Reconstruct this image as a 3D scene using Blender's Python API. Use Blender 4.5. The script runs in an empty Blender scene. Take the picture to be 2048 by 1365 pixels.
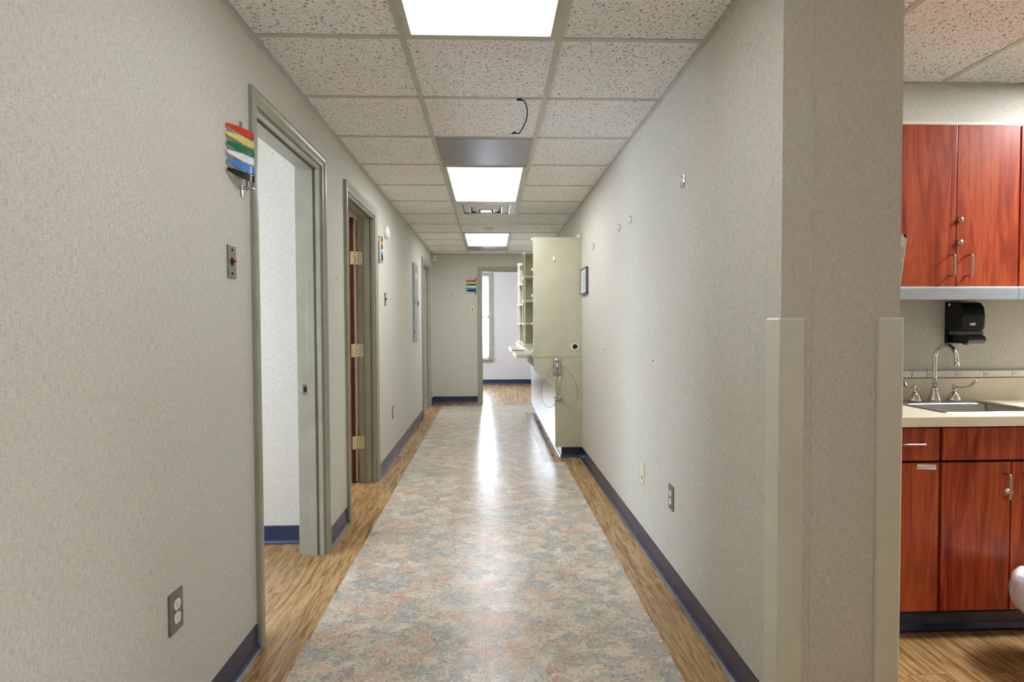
import bpy, bmesh, math, random
from mathutils import Vector, Matrix
random.seed(7)
PI = math.pi
S = bpy.context.scene
COL = S.collection

# ------------------------------------------------------------------ camera
CAM_H = 1.2472
yaw, pitch, roll = 0.038, -0.0288, -0.0044
fw = Vector((math.sin(yaw), math.cos(yaw), 0)); rt = Vector((math.cos(yaw), -math.sin(yaw), 0)); up = Vector((0, 0, 1))
fw, up = fw*math.cos(pitch) + up*math.sin(pitch), up*math.cos(pitch) - fw*math.sin(pitch)
rt, up = rt*math.cos(roll) + up*math.sin(roll), up*math.cos(roll) - rt*math.sin(roll)
cd = bpy.data.cameras.new('camera'); cam = bpy.data.objects.new('camera', cd); COL.objects.link(cam)
m4 = Matrix((rt, up, -fw)).transposed().to_4x4(); m4.translation = (0, 0, CAM_H)
cam.matrix_world = m4
cd.sensor_width = 36; cd.lens = 1179.1*36/2048; cd.clip_start = 0.02; cd.clip_end = 100
S.camera = cam

# ------------------------------------------------------------------ world, exposure
S.view_settings.view_transform = 'Standard'; S.view_settings.look = 'None'
S.view_settings.gamma = 1; S.view_settings.use_curve_mapping = False
S.view_settings.exposure = 1.17
LAMP = 6.5            # radiance of the ceiling light lenses
SKY = 14.0
w = bpy.data.worlds.new('daylight'); S.world = w; w.use_nodes = True
bg = w.node_tree.nodes['Background']; bg.inputs[0].default_value = (0.80, 0.88, 1.0, 1); bg.inputs[1].default_value = SKY
S.cycles.diffuse_bounces = 8; S.cycles.max_bounces = 14; S.cycles.sample_clamp_indirect = 8

def portal(name, loc, rot, sx, sy):
    l = bpy.data.lights.new(name, 'AREA'); l.shape = 'RECTANGLE'; l.size = sx; l.size_y = sy
    l.cycles.is_portal = True
    o = bpy.data.objects.new(name, l); o.location = loc; o.rotation_euler = rot; COL.objects.link(o)
portal('window_daylight', (-0.45, 12.25, 1.4), (PI/2, 0, PI), 0.86, 1.75)
portal('added_east_window_daylight', (4.32, -1.95, 1.475), (PI/2, 0, PI/2), 0.7, 1.05)  # guides sky light through the added east window
portal('room_window_daylight', (-3.62, 1.65, 1.36), (PI/2, 0, -PI/2), 1.9, 0.96)
portal('third_room_daylight', (-3.62, 8.4, 1.4), (PI/2, 0, -PI/2), 1.0, 1.0)
portal('added_side_window_daylight', (-2.12, 10.95, 1.4), (PI/2, 0, -PI/2), 0.6, 1.7)  # guides sky light through the added back room side window

# ------------------------------------------------------------------ main dimensions (metres)
CEIL = 2.3616
XL, XR = -0.90, 0.855          # hall faces of the side walls
WT = 0.125                     # stud wall thickness
YE = 9.37                      # end wall
PY = 1.70                      # near end of the thick right wall
XP = 1.213                     # its far face
YA = 2.70                      # back wall of the sink alcove
Y0, GS = 2.329, 0.6096         # ceiling grid
GXL, GXR = -0.331, 0.279
YN, XE = -2.6, 4.2             # walls behind the camera / to the right
RY0, RY1, RXL = 9.37+WT, 12.17, -2.1   # back room

# ------------------------------------------------------------------ materials
def lin(c):
    return tuple(((x/255)/12.92 if x/255 <= 0.04045 else (((x/255)+0.055)/1.055)**2.4) for x in c) + (1,)
class NT:
    def __init__(s, name):
        s.m = bpy.data.materials.new(name); s.m.use_nodes = True; s.t = s.m.node_tree; s.n = s.t.nodes
        s.b = s.n['Principled BSDF']
    def node(s, typ, **kw):
        x = s.n.new(typ)
        for k, v in kw.items():
            if k in x.inputs: x.inputs[k].default_value = v
            else: setattr(x, k, v)
        return x
    def link(s, a, b): s.t.links.new(a, b)
    def coords(s, scale=(1, 1, 1), rot=(0, 0, 0)):
        tc = s.n.new('ShaderNodeTexCoord'); mp = s.n.new('ShaderNodeMapping')
        mp.inputs['Scale'].default_value = scale; mp.inputs['Rotation'].default_value = rot
        s.link(tc.outputs['Object'], mp.inputs['Vector']); return mp.outputs['Vector']
    def noise(s, scale, nscale=1.0, detail=4, rough=0.55, dist=0.0, rot=(0, 0, 0)):
        x = s.node('ShaderNodeTexNoise'); x.inputs['Scale'].default_value = nscale
        x.inputs['Detail'].default_value = detail; x.inputs['Roughness'].default_value = rough; x.inputs['Distortion'].default_value = dist
        s.link(s.coords(scale, rot), x.inputs['Vector']); return x.outputs['Fac']
    def ramp(s, fac, stops, interp='LINEAR'):
        r = s.node('ShaderNodeValToRGB'); r.color_ramp.interpolation = interp
        els = r.color_ramp.elements
        while len(els) < len(stops): els.new(0.5)
        for e, (p, c) in zip(els, stops):
            e.position = p; e.color = lin(c) if len(c) == 3 else c
        s.link(fac, r.inputs['Fac']); return r.outputs['Color']
    def mix(s, fac, a, b, mode='MIX'):
        x = s.node('ShaderNodeMix', data_type='RGBA', blend_type=mode)
        for v, i in ((fac, 0), (a, 6), (b, 7)):
            if hasattr(v, 'is_output'): s.link(v, x.inputs[i])
            else: x.inputs[i].default_value = v if i == 0 else (lin(v) if len(v) == 3 else v)
        return x.outputs[2]
    def math(s, op, a, b=0.0):
        x = s.node('ShaderNodeMath', operation=op)
        for v, i in ((a, 0), (b, 1)):
            if hasattr(v, 'is_output'): s.link(v, x.inputs[i])
            else: x.inputs[i].default_value = v
        return x.outputs[0]
    def bump(s, h, strength=0.2, dist=0.002):
        x = s.node('ShaderNodeBump'); x.inputs['Strength'].default_value = strength; x.inputs['Distance'].default_value = dist
        s.link(h, x.inputs['Height']); s.link(x.outputs[0], s.b.inputs['Normal'])
    def base(s, c):
        if hasattr(c, 'is_output'): s.link(c, s.b.inputs['Base Color'])
        else: s.b.inputs['Base Color'].default_value = lin(c)
    def set(s, **kw):
        for k, v in kw.items(): s.b.inputs[k.replace('_', ' ')].default_value = v
        return s.m

def plain(name, c, rough=0.5, metal=0.0, var=0.06, **kw):
    """one colour with a faint procedural variation"""
    t = NT(name); n = t.noise((1, 1, 1), 9, 5)
    d = tuple(max(0, x*(1-var)) for x in c); l = tuple(min(255, x*(1+var)) for x in c)
    t.base(t.ramp(n, [(0.3, d), (0.7, l)]))
    return t.set(Roughness=rough, Metallic=metal, **kw)

def wallpaper(name, c1, c2, c3):
    t = NT(name)
    v = t.noise((260, 260, 45), 1, 2, 0.6); h = t.noise((60, 60, 420), 1, 2, 0.6)
    g = t.noise((520, 520, 520), 1, 2, 0.7); big = t.noise((1.6, 1.6, 2.2), 1, 5, 0.6)
    wv = t.math('ADD', t.math('MULTIPLY', v, 0.37), t.math('ADD', t.math('MULTIPLY', h, 0.43), t.math('MULTIPLY', g, 0.20)))
    fine = t.ramp(wv, [(0.36, c2), (0.5, c1), (0.62, tuple(min(255, x+11) for x in c1))])
    t.base(t.mix(t.ramp(big, [(0.42, (0, 0, 0, 1)), (0.68, (0.32, 0.32, 0.32, 1))]), fine, c3))
    t.bump(wv, 0.35, 0.0012)
    return t.set(Roughness=0.75, Specular_IOR_Level=0.25)

M = {}
M['wall'] = wallpaper('linen_wallpaper', (203, 202, 191), (172, 170, 157), (200, 190, 180))
M['wall_cool'] = wallpaper('back_room_wallpaper', (208, 206, 204), (192, 190, 188), (206, 201, 198))
def tile_mat():
    t = NT('fissured_ceiling_tile')
    a = t.noise((1, 1, 1), 105, 1.5, 0.5, 1.2); b = t.noise((1, 1, 1), 210, 1, 0.5, 0.6)
    big = t.noise((1, 1, 1), 2.5, 3)
    base = t.mix(t.ramp(big, [(0.35, (0, 0, 0, 1)), (0.7, (1, 1, 1, 1))]), (240, 240, 238), (246, 242, 240))
    k1 = t.ramp(a, [(0.605, (0, 0, 0, 1)), (0.64, (1, 1, 1, 1))]); k2 = t.ramp(b, [(0.70, (0, 0, 0, 1)), (0.74, (0.7, 0.7, 0.7, 1))])
    col = t.mix(k1, base, (122, 112, 106)); col = t.mix(k2, col, (142, 130, 122))
    t.base(col)
    inv = t.math('SUBTRACT', 1.0, k1); t.bump(inv, 0.5, 0.003)
    return t.set(Roughness=0.9, Specular_IOR_Level=0.1)
M['tile'] = tile_mat()
M['grid'] = plain('painted_grid', (192, 189, 180), 0.4, var=0.03)
M['metalpanel'] = plain('brushed_grey_panel', (150, 150, 156), 0.32, 0.6, 0.04)
M['trim'] = plain('sage_grey_paint', (157, 156, 139), 0.3, var=0.04)
M['guard'] = plain('vinyl_corner_guard', (205, 205, 188), 0.38, var=0.02)
def navy():
    t = NT('navy_cove_vinyl'); n = t.noise((1, 1, 1), 14, 6, 0.6)
    t.base(t.ramp(n, [(0.3, (24, 38, 68)), (0.55, (32, 48, 82)), (0.8, (44, 62, 96))]))
    return t.set(Roughness=0.26, Specular_IOR_Level=0.7)
M['navy'] = navy()
def plank():
    t = NT('oak_plank_floor')
    br = t.node('ShaderNodeTexBrick'); br.offset = 0.37; br.inputs['Scale'].default_value = 1
    br.inputs['Brick Width'].default_value = 1.2; br.inputs['Row Height'].default_value = 0.152
    br.inputs['Mortar Size'].default_value = 0.0012; br.inputs['Mortar Smooth'].default_value = 0.1
    br.inputs['Color1'].default_value = (0, 0, 0, 1); br.inputs['Color2'].default_value = (1, 1, 1, 1); br.inputs['Mortar'].default_value = (0.5, 0.5, 0.5, 1)
    tc = t.node('ShaderNodeTexCoord'); mp = t.node('ShaderNodeMapping'); mp.inputs['Rotation'].default_value = (0, 0, PI/2); mp.inputs['Location'].default_value = (0.35, 0.052, 0)
    t.link(tc.outputs['Object'], mp.inputs['Vector']); t.link(mp.outputs['Vector'], br.inputs['Vector'])
    # grain coordinates shift with each plank
    add = t.node('ShaderNodeVectorMath', operation='MULTIPLY_ADD')
    t.link(br.outputs['Color'], add.inputs[0]); add.inputs[1].default_value = (13.0, 7.0, 3.0)
    mp2 = t.node('ShaderNodeMapping'); mp2.inputs['Scale'].default_value = (26, 2.0, 1)
    t.link(tc.outputs['Object'], mp2.inputs['Vector']); t.link(mp2.outputs['Vector'], add.inputs[2])
    def nz(sc, det, dist):
        x = t.node('ShaderNodeTexNoise'); x.inputs['Scale'].default_value = sc; x.inputs['Detail'].default_value = det
        x.inputs['Roughness'].default_value = 0.62; x.inputs['Distortion'].default_value = dist
        t.link(add.outputs[0], x.inputs['Vector']); return x.outputs['Fac']
    g1 = nz(0.9, 7, 1.6); g2 = nz(4.5, 5, 0.6)
    c = t.ramp(g1, [(0.25, (96, 64, 34)), (0.43, (156, 119, 74)), (0.56, (188, 154, 107)), (0.75, (158, 124, 86))])
    c = t.mix(t.ramp(g2, [(0.48, (0, 0, 0, 1)), (0.66, (0.7, 0.7, 0.7, 1))]), c, (98, 64, 34))
    c = t.mix(0.20, c, br.outputs['Color'], 'SOFT_LIGHT')
    seam = t.ramp(br.outputs['Fac'], [(0.0, (0, 0, 0, 1)), (1.0, (0.55, 0.55, 0.55, 1))])
    c = t.mix(seam, c, (70, 45, 28))
    t.base(c); t.bump(g2, 0.12, 0.001)
    return t.set(Roughness=0.27, Specular_IOR_Level=0.55)
M['plank'] = plank()
def vinyl():
    t = NT('marbled_sheet_vinyl')
    nz = t.node('ShaderNodeTexNoise'); nz.inputs['Scale'].default_value = 15; nz.inputs['Detail'].default_value = 6; nz.inputs['Roughness'].default_value = 0.68
    co = t.coords((1, 1.2, 1)); t.link(co, nz.inputs['Vector'])
    ma = t.node('ShaderNodeVectorMath', operation='MULTIPLY_ADD'); t.link(nz.outputs['Color'], ma.inputs[0]); ma.inputs[1].default_value = (0.26, 0.26, 0.0); t.link(co, ma.inputs[2])
    vo = t.node('ShaderNodeTexVoronoi'); vo.inputs['Scale'].default_value = 13; t.link(ma.outputs[0], vo.inputs['Vector'])
    sp = t.node('ShaderNodeSeparateColor'); t.link(vo.outputs['Color'], sp.inputs['Color'])
    pal = [(0.0, (150, 158, 160)), (0.16, (214, 204, 184)), (0.34, (206, 172, 148)), (0.46, (176, 172, 160)), (0.60, (222, 214, 198)), (0.74, (160, 164, 160)), (0.84, (196, 180, 160)), (0.93, (204, 160, 134))]
    col = t.ramp(sp.outputs[0], pal, 'CONSTANT')
    vo2 = t.node('ShaderNodeTexVoronoi'); vo2.inputs['Scale'].default_value = 34; t.link(ma.outputs[0], vo2.inputs['Vector'])
    sp2 = t.node('ShaderNodeSeparateColor'); t.link(vo2.outputs['Color'], sp2.inputs['Color'])
    col = t.mix(0.5, col, t.ramp(sp2.outputs[1], list(zip([x[0] for x in pal], [x[1] for x in pal[::-1]])), 'CONSTANT'))
    c = t.noise((1.0, 1.35, 1), 52, 7, 0.72, 2.8); e = t.noise((1.0, 1.25, 1), 24, 8, 0.7, 2.2, (0, 0, 0.7))
    col = t.mix(t.ramp(c, [(0.37, (0.85, 0.85, 0.85, 1)), (0.46, (0, 0, 0, 1))]), col, (92, 93, 90))
    col = t.mix(t.ramp(c, [(0.53, (0, 0, 0, 1)), (0.61, (0.72, 0.72, 0.72, 1))]), col, (232, 226, 212))
    col = t.mix(t.ramp(e, [(0.35, (0.6, 0.6, 0.6, 1)), (0.44, (0, 0, 0, 1))]), col, (104, 112, 118))
    # faint sheet seam along the middle
    sx = t.node('ShaderNodeSeparateXYZ'); t.link(t.coords(), sx.inputs[0])
    sm = t.math('LESS_THAN', t.math('ABSOLUTE', t.math('ADD', sx.outputs[0], 0.020)), 0.0012)
    col = t.mix(t.math('MULTIPLY', sm, 0.4), col, (120, 116, 110))
    t.base(col)
    t.bump(t.noise((1, 1, 1), 300, 3, 0.6), 0.30, 0.0012)
    return t.set(Roughness=0.17, Specular_IOR_Level=0.42)
M['vinyl'] = vinyl()
def cherry():
    t = NT('cherry_laminate')
    a = t.noise((16, 16, 1.5), 1, 6, 0.6, 1.8); b = t.noise((90, 90, 4), 1, 3, 0.6, 0.4); k = t.noise((3.2, 3.2, 0.5), 1, 3, 0.5, 0.8)
    c = t.ramp(a, [(0.28, (100, 22, 10)), (0.45, (150, 48, 22)), (0.58, (184, 84, 46)), (0.75, (138, 42, 20))])
    c = t.mix(t.ramp(b, [(0.45, (0, 0, 0, 1)), (0.72, (0.45, 0.45, 0.45, 1))]), c, (92, 20, 9))
    c = t.mix(t.ramp(k, [(0.4, (0, 0, 0, 1)), (0.7, (0.35, 0.35, 0.35, 1))]), c, (196, 98, 54))
    t.base(c)
    return t.set(Roughness=0.3)
M['cherry'] = cherry()
M['doorwood'] = plain('sheen_lightened_veneer', (158, 92, 62), 0.25, var=0.12)  # paler brown, with the gloss reflection put into the colour
M['palewood'] = plain('pale_wood_edge', (196, 158, 128), 0.45, var=0.12)
M['darkedge'] = plain('dark_stained_edge', (62, 14, 12), 0.35, var=0.2)
M['almond'] = plain('almond_laminate', (192, 190, 167), 0.35, var=0.025)
M['almondedge'] = plain('white_edge_band', (238, 236, 226), 0.35, var=0.02)
M['bead'] = plain('white_beadboard_paint', (226, 228, 232), 0.22, var=0.02)
M['counter'] = plain('cream_laminate', (222, 212, 190), 0.35, var=0.03)
M['chrome'] = plain('chrome', (214, 212, 208), 0.10, 1.0, 0.02)
M['steel'] = plain('brushed_stainless', (176, 176, 176), 0.28, 1.0, 0.06)
M['plate'] = plain('stainless_plate', (132, 130, 118), 0.38, 0.85, 0.06)
M['nickel'] = plain('satin_nickel', (190, 188, 182), 0.25, 1.0, 0.03)
M['brass'] = plain('pale_brass_hinge', (230, 222, 178), 0.35, 0.45, 0.04)
M['black'] = plain('gloss_black_plastic', (9, 9, 11), 0.16, var=0.2)
M['blackmatt'] = plain('black_rubber', (22, 22, 24), 0.5, var=0.2)
M['darkgrey'] = plain('dark_grey_plastic', (86, 90, 96), 0.3, var=0.05)
M['white'] = plain('white_plastic', (232, 230, 222), 0.4, var=0.02)
M['ivory'] = plain('ivory_plastic', (216, 210, 188), 0.4, var=0.02)
M['offwhite'] = plain('socket_white', (222, 222, 222), 0.4, var=0.02)
M['panelgrey'] = plain('grey_enamel', (160, 168, 174), 0.35, 0.2, 0.03)
M['aluminium'] = plain('aluminium_diffuser', (222, 222, 228), 0.3, 0.7, 0.03)
M['dark'] = plain('dark_gap', (20, 18, 18), 0.8, var=0.1)
M['paper'] = plain('printed_paper', (214, 218, 222), 0.6, var=0.02)
M['ink'] = plain('black_ink', (40, 40, 44), 0.6, var=0.05)
for nm, c in (('red', (206, 48, 16)), ('yellow', (222, 205, 118)), ('green', (10, 118, 68)), ('flagwhite', (226, 234, 238)), ('blue', (64, 132, 214)), ('flagblack', (14, 14, 16))):
    M[nm] = plain('flag_' + nm.replace('flag', ''), c, 0.22, var=0.05)
M['redtoggle'] = plain('red_toggle', (205, 30, 26), 0.3, var=0.05)
def clear(name, tint, rough, trans):
    t = NT(name); n = t.noise((1, 1, 1), 6, 3); t.base(t.ramp(n, [(0.3, tint), (0.7, tuple(min(255, x+6) for x in tint))]))
    return t.set(Roughness=rough, Transmission_Weight=trans, IOR=1.45)
M['clearplastic'] = clear('clear_plastic_bracket', (220, 222, 226), 0.12, 0.7)
def glass():
    t = NT('window_glass'); n = t.noise((1, 1, 1), 3, 2)
    tr = t.node('ShaderNodeBsdfTransparent'); gl = t.node('ShaderNodeBsdfGlossy'); gl.inputs['Roughness'].default_value = 0.03
    t.link(t.ramp(n, [(0.3, (248, 250, 252)), (0.7, (252, 253, 255))]), tr.inputs['Color'])
    mx = t.node('ShaderNodeMixShader'); fr = t.node('ShaderNodeFresnel'); fr.inputs['IOR'].default_value = 1.3
    t.link(fr.outputs[0], mx.inputs[0]); t.link(tr.outputs[0], mx.inputs[1]); t.link(gl.outputs[0], mx.inputs[2])
    t.link(mx.outputs[0], t.n['Material Output'].inputs[0]); return t.m
M['glass'] = glass()
def bag():
    t = NT('white_bag_film'); n = t.noise((30, 30, 6), 1, 5, 0.6, 1.2)
    t.base(t.ramp(n, [(0.3, (196, 192, 206)), (0.6, (232, 230, 238))])); t.bump(n, 0.6, 0.01)
    return t.set(Roughness=0.3, Subsurface_Weight=0.1)
M['bag'] = bag()
def lens(name, k):
    t = NT(name); n = t.noise((7, 0.6, 1), 1, 2)
    t.base((240, 244, 245)); t.b.inputs['Roughness'].default_value = 0.4
    t.link(t.ramp(n, [(0.3, (0.93, 0.955, 0.985, 1)), (0.7, (0.965, 0.98, 1.0, 1))]), t.b.inputs['Emission Color'])
    t.b.inputs['Emission Strength'].default_value = LAMP*k
    return t.m
M['lens'] = lens('lit_acrylic_lens', 1.0)
M['lens_dim'] = lens('dim_acrylic_lens', 0.38)      # weaker output, keeps the near walls darker
M['lens_bright'] = lens('bright_acrylic_lens', 6.2)
M['lens_mid'] = lens('even_acrylic_lens', 0.8)
M['lens_faint'] = lens('faint_acrylic_lens', 0.12)

# ------------------------------------------------------------------ mesh builder
OFF = {}
class MB:
    def __init__(s): s.bm = bmesh.new()
    def _add(s, verts, faces, mi=0, smooth=False):
        vs = [s.bm.verts.new(v) for v in verts]
        for f in faces:
            try:
                fc = s.bm.faces.new([vs[i] for i in f]); fc.material_index = mi; fc.smooth = smooth
            except ValueError: pass
        return s
    def box(s, x0, x1, y0, y1, z0, z1, bev=0.0, mi=0, seg=2, rot=None):
        b = bmesh.new(); bmesh.ops.create_cube(b, size=1)
        for v in b.verts: v.co = Vector(((x0+x1)/2 + v.co.x*(x1-x0), (y0+y1)/2 + v.co.y*(y1-y0), (z0+z1)/2 + v.co.z*(z1-z0)))
        if bev: bmesh.ops.bevel(b, geom=b.edges[:], offset=bev, segments=seg, profile=0.6, affect='EDGES')
        if rot is not None: bmesh.ops.transform(b, matrix=rot, verts=b.verts)
        return s._merge(b, mi, False)
    def _merge(s, b, mi, smooth):
        b.verts.index_update()
        s._add([v.co.copy() for v in b.verts], [[v.index for v in f.verts] for f in b.faces], mi, smooth); b.free(); return s
    def prism(s, poly, axis, a0, a1, mi=0, smooth=False):
        """poly: 2-D points in the other two axes (in xyz order); extruded along axis"""
        def P(p, a):
            return {'x': (a, p[0], p[1]), 'y': (p[0], a, p[1]), 'z': (p[0], p[1], a)}[axis]
        n = len(poly); vs = [P(p, a0) for p in poly] + [P(p, a1) for p in poly]
        fs = [[i, (i+1) % n, n+(i+1) % n, n+i] for i in range(n)]
        s._add(vs, fs, mi, smooth)
        b0 = [s.bm.verts.new(v) for v in vs[:n]]; b1 = [s.bm.verts.new(v) for v in vs[n:]]
        for ring in (b0, b1):
            f = s.bm.faces.new(ring); f.material_index = mi
            f.normal_update()
            if n > 4: bmesh.ops.triangulate(s.bm, faces=[f], quad_method='BEAUTY', ngon_method='EAR_CLIP')
        return s
    def cyl(s, p0, p1, r0, r1=None, seg=20, mi=0, smooth=True):
        r1 = r0 if r1 is None else r1
        p0, p1 = Vector(p0), Vector(p1); d = (p1-p0).normalized()
        a = d.orthogonal().normalized(); b = d.cross(a)
        vs = []
        for p, r in ((p0, r0), (p1, r1)):
            for i in range(seg):
                t = 2*PI*i/seg; vs.append(p + (a*math.cos(t) + b*math.sin(t))*r)
        s._add(vs, [[i, (i+1) % seg, seg+(i+1) % seg, seg+i] for i in range(seg)], mi, smooth)
        s._add(vs[:seg], [list(range(seg))], mi); s._add(vs[seg:], [list(range(seg))], mi); return s
    def tube(s, pts, r, seg=10, mi=0, closed=False):
        pts = [Vector(p) for p in pts]; n = len(pts); rs = r if isinstance(r, (list, tuple)) else [r]*n
        vs = []; a = None
        for i, p in enumerate(pts):
            q0 = pts[i-1] if (i or closed) else p; q1 = pts[(i+1) % n] if (i < n-1 or closed) else p
            d = (q1-q0).normalized()
            a = d.orthogonal().normalized() if a is None else (a - d*a.dot(d)).normalized()
            b = d.cross(a)
            for k in range(seg):
                t = 2*PI*k/seg; vs.append(p + (a*math.cos(t) + b*math.sin(t))*rs[i])
        fs = []
        for i in range(n if closed else n-1):
            j = (i+1) % n
            for k in range(seg): fs.append([i*seg+k, i*seg+(k+1) % seg, j*seg+(k+1) % seg, j*seg+k])
        s._add(vs, fs, mi, True)
        if not closed: s._add(vs[:seg], [list(range(seg))], mi); s._add(vs[-seg:], [list(range(seg))], mi)
        return s
    def lathe(s, prof, c, axis='z', seg=32, mi=0):
        """prof: (radius, distance along axis)"""
        c = Vector(c); ax = {'x': Vector((1, 0, 0)), 'y': Vector((0, 1, 0)), 'z': Vector((0, 0, 1)), '-y': Vector((0, -1, 0)), '-z': Vector((0, 0, -1))}[axis]
        a = ax.orthogonal().normalized(); b = ax.cross(a); vs = []
        for r, h in prof:
            for k in range(seg):
                t = 2*PI*k/seg; vs.append(c + ax*h + (a*math.cos(t)+b*math.sin(t))*max(r, 1e-5))
        fs = []
        for i in range(len(prof)-1):
            for k in range(seg): fs.append([i*seg+k, i*seg+(k+1) % seg, (i+1)*seg+(k+1) % seg, (i+1)*seg+k])
        s._add(vs, fs, mi, True); return s
    def sphere(s, c, r, sc=(1, 1, 1), seg=20, mi=0):
        b = bmesh.new(); bmesh.ops.create_uvsphere(b, u_segments=seg, v_segments=seg//2, radius=r)
        for v in b.verts: v.co = Vector((v.co.x*sc[0]+c[0], v.co.y*sc[1]+c[1], v.co.z*sc[2]+c[2]))
        return s._merge(b, mi, True)
    def build(s, name, mats, parent=None, origin=None):
        bmesh.ops.remove_doubles(s.bm, verts=s.bm.verts, dist=1e-6)
        bmesh.ops.recalc_face_normals(s.bm, faces=s.bm.faces)
        off = OFF.get(parent, Vector(origin or (0, 0, 0)))
        bmesh.ops.translate(s.bm, verts=s.bm.verts, vec=-off)
        me = bpy.data.meshes.new(name); s.bm.to_mesh(me); s.bm.free()
        for m in (mats if isinstance(mats, list) else [mats]): me.materials.append(m)
        o = bpy.data.objects.new(name, me); COL.objects.link(o)
        if parent is not None: o.parent = parent; OFF[o] = off
        else: o.location = off; OFF[o] = off
        return o
def struct(name, mb, mats, parent=None):
    o = mb.build(name, mats, parent); o['kind'] = 'structure'; return o
def thing(name, loc, label, cat, group=None):
    o = bpy.data.objects.new(name, None); COL.objects.link(o); o.location = loc; OFF[o] = Vector(loc); o.empty_display_size = 0.1
    return tag(o, label, cat, group)
def tag(o, label, cat, group=None):
    o['label'] = label; o['category'] = cat
    if group: o['group'] = group
    return o
def dup(root, loc, label=None):
    r = root.copy(); COL.objects.link(r); r.location = loc
    if label: r['label'] = label
    for ch in root.children:
        c = ch.copy(); COL.objects.link(c); c.parent = r
        for g in ch.children:
            d = g.copy(); COL.objects.link(d); d.parent = c
    return r

# ------------------------------------------------------------------ floor
fl = MB()
def quad(mb, x0, x1, y0, y1, z, mi): mb._add([(x0, y0, z), (x1, y0, z), (x1, y1, z), (x0, y1, z)], [[0, 1, 2, 3]], mi)
VL, VR, VI = -0.722, 0.672, 0.486
VE, VY0, VY1 = 9.0, 5.262, 8.24
fl.box(-3.6, XE+0.1, YN-0.1, RY1+0.1, -0.06, -0.001, mi=0)
quad(fl, -3.6, VL, YN, RY1, 0, 0); quad(fl, VR, XE, YN, RY1, 0, 0)
quad(fl, VI, VR, VY0, VY1, 0, 0); quad(fl, VL, VR, VE, RY1, 0, 0)
quad(fl, VL, VI, YN, VY0, 0, 1); quad(fl, VI, VR, YN, VY0, 0, 1)
quad(fl, VL, VI, VY0, VE, 0, 1); quad(fl, VI, VR, VY1, VE, 0, 1)
struct('floor', fl, [M['plank'], M['vinyl']])

# ------------------------------------------------------------------ ceilings
c = MB(); c.box(-3.6, XE+0.1, YN-0.1, YE+WT, CEIL, CEIL+0.06)
struct('ceiling', c, M['tile'])
c = MB(); c.box(RXL-0.1, XR+0.13, YE+WT, RY1+0.1, 2.46, 2.52)
struct('ceiling.001', c, M['tile'])
g = MB(); gw, gd = 0.0125, 0.004
rows = [Y0 + k*GS for k in range(-8, 12)]
for x in (GXL, GXR): g.box(x-gw, x+gw, YN, YE, CEIL-gd, CEIL-0.0005)
for y in rows:
    g.box(XL, XR if y > PY else XE, y-gw, y+gw, CEIL-gd+0.0004, CEIL-0.0003)
for x in (GXR+k*GS for k in range(1, 7)):
    g.box(x-gw, x+gw, YN, PY if x < XP+0.05 else YA, CEIL-gd, CEIL-0.0005)
struct('trim_1', g, M['grid'])
g = MB()
def lang(mb, x0, x1, y0, y1): mb.box(x0, x1, y0, y1, CEIL-0.0055, CEIL-0.0004)
lang(g, XL, XL+0.012, YN, YE); lang(g, XR-0.012, XR, PY, YE); lang(g, XL, XR, YE-0.012, YE); lang(g, XR, XP, PY-0.012, PY)
lang(g, XP, XE, YA-0.012, YA); lang(g, XP, XP+0.012, PY, YA)
g.box(XL, XL+0.0025, YN, YE, CEIL-0.02, CEIL-0.005); g.box(XR-0.0025, XR, PY, YE, CEIL-0.02, CEIL-0.005)
struct('trim_2', g, M['grid'])

# ------------------------------------------------------------------ walls
D1, D2, D3, ZT = (2.335, 3.205), (3.775, 4.672), (7.945, 8.86), 2.088
ZD2 = 2.098
wl = MB()
ys = [YN, D1[0]-0.02, D1[1]+0.02, D2[0]-0.02, D2[1]+0.02, D3[0]-0.02, D3[1]+0.02, YE+WT]
for i in range(0, 8, 2): wl.box(XL-WT, XL, ys[i], ys[i+1], 0, CEIL)
for (a, b) in (D1, D2, D3): wl.box(XL-WT, XL, a-0.02, b+0.02, ZT+0.02, CEIL)
struct('wall_left', wl, M['wall'])
wr = MB(); wr.box(XR, XP, PY, YA, 0, CEIL); wr.box(XR, XP-0.01, YA, YE+WT, 0, CEIL)
struct('wall_right', wr, M['wall'])
s_ = MB(); s_.box(0.9475, 0.9520, PY-0.0012, PY+0.001, 0.1, CEIL)
struct('trim_3', s_, M['wall'])
DE = (-0.123, 0.785)
we = MB(); we.box(XL, DE[0]-0.02, YE, YE+WT, 0, CEIL); we.box(DE[1]+0.02, XR, YE, YE+WT, 0, CEIL); we.box(DE[0]-0.02, DE[1]+0.02, YE, YE+WT, ZT+0.02, CEIL)
we.box(RXL, XL-WT, YE, YE+WT, 0, 2.46); we.box(XL-WT, XR, YE+WT-0.01, YE+WT, CEIL, 2.46)
struct('wall_end', we, M['wall'])
wa = MB(); wa.box(XP-0.01, XE, YA, YA+0.1, 0, CEIL); struct('wall_alcove', wa, M['wall'])
wn = MB(); wn.box(XL-WT, XE, YN-0.1, YN, 0, CEIL); struct('wall_near', wn, M['wall'])
W3 = (-2.3, -1.6, 0.95, 2.0)      # unseen window added in the east wall for fill daylight
wx = MB(); wx.box(XE, XE+0.1, YN, W3[0], 0, CEIL); wx.box(XE, XE+0.1, W3[1], YA+0.1, 0, CEIL); wx.box(XE, XE+0.1, W3[0], W3[1], 0, W3[2]); wx.box(XE, XE+0.1, W3[0], W3[1], W3[3], CEIL)
struct('wall_east', wx, M['wall'])
W4 = (0.7, 2.6, 0.88, 1.84)       # window of the first side room
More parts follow.
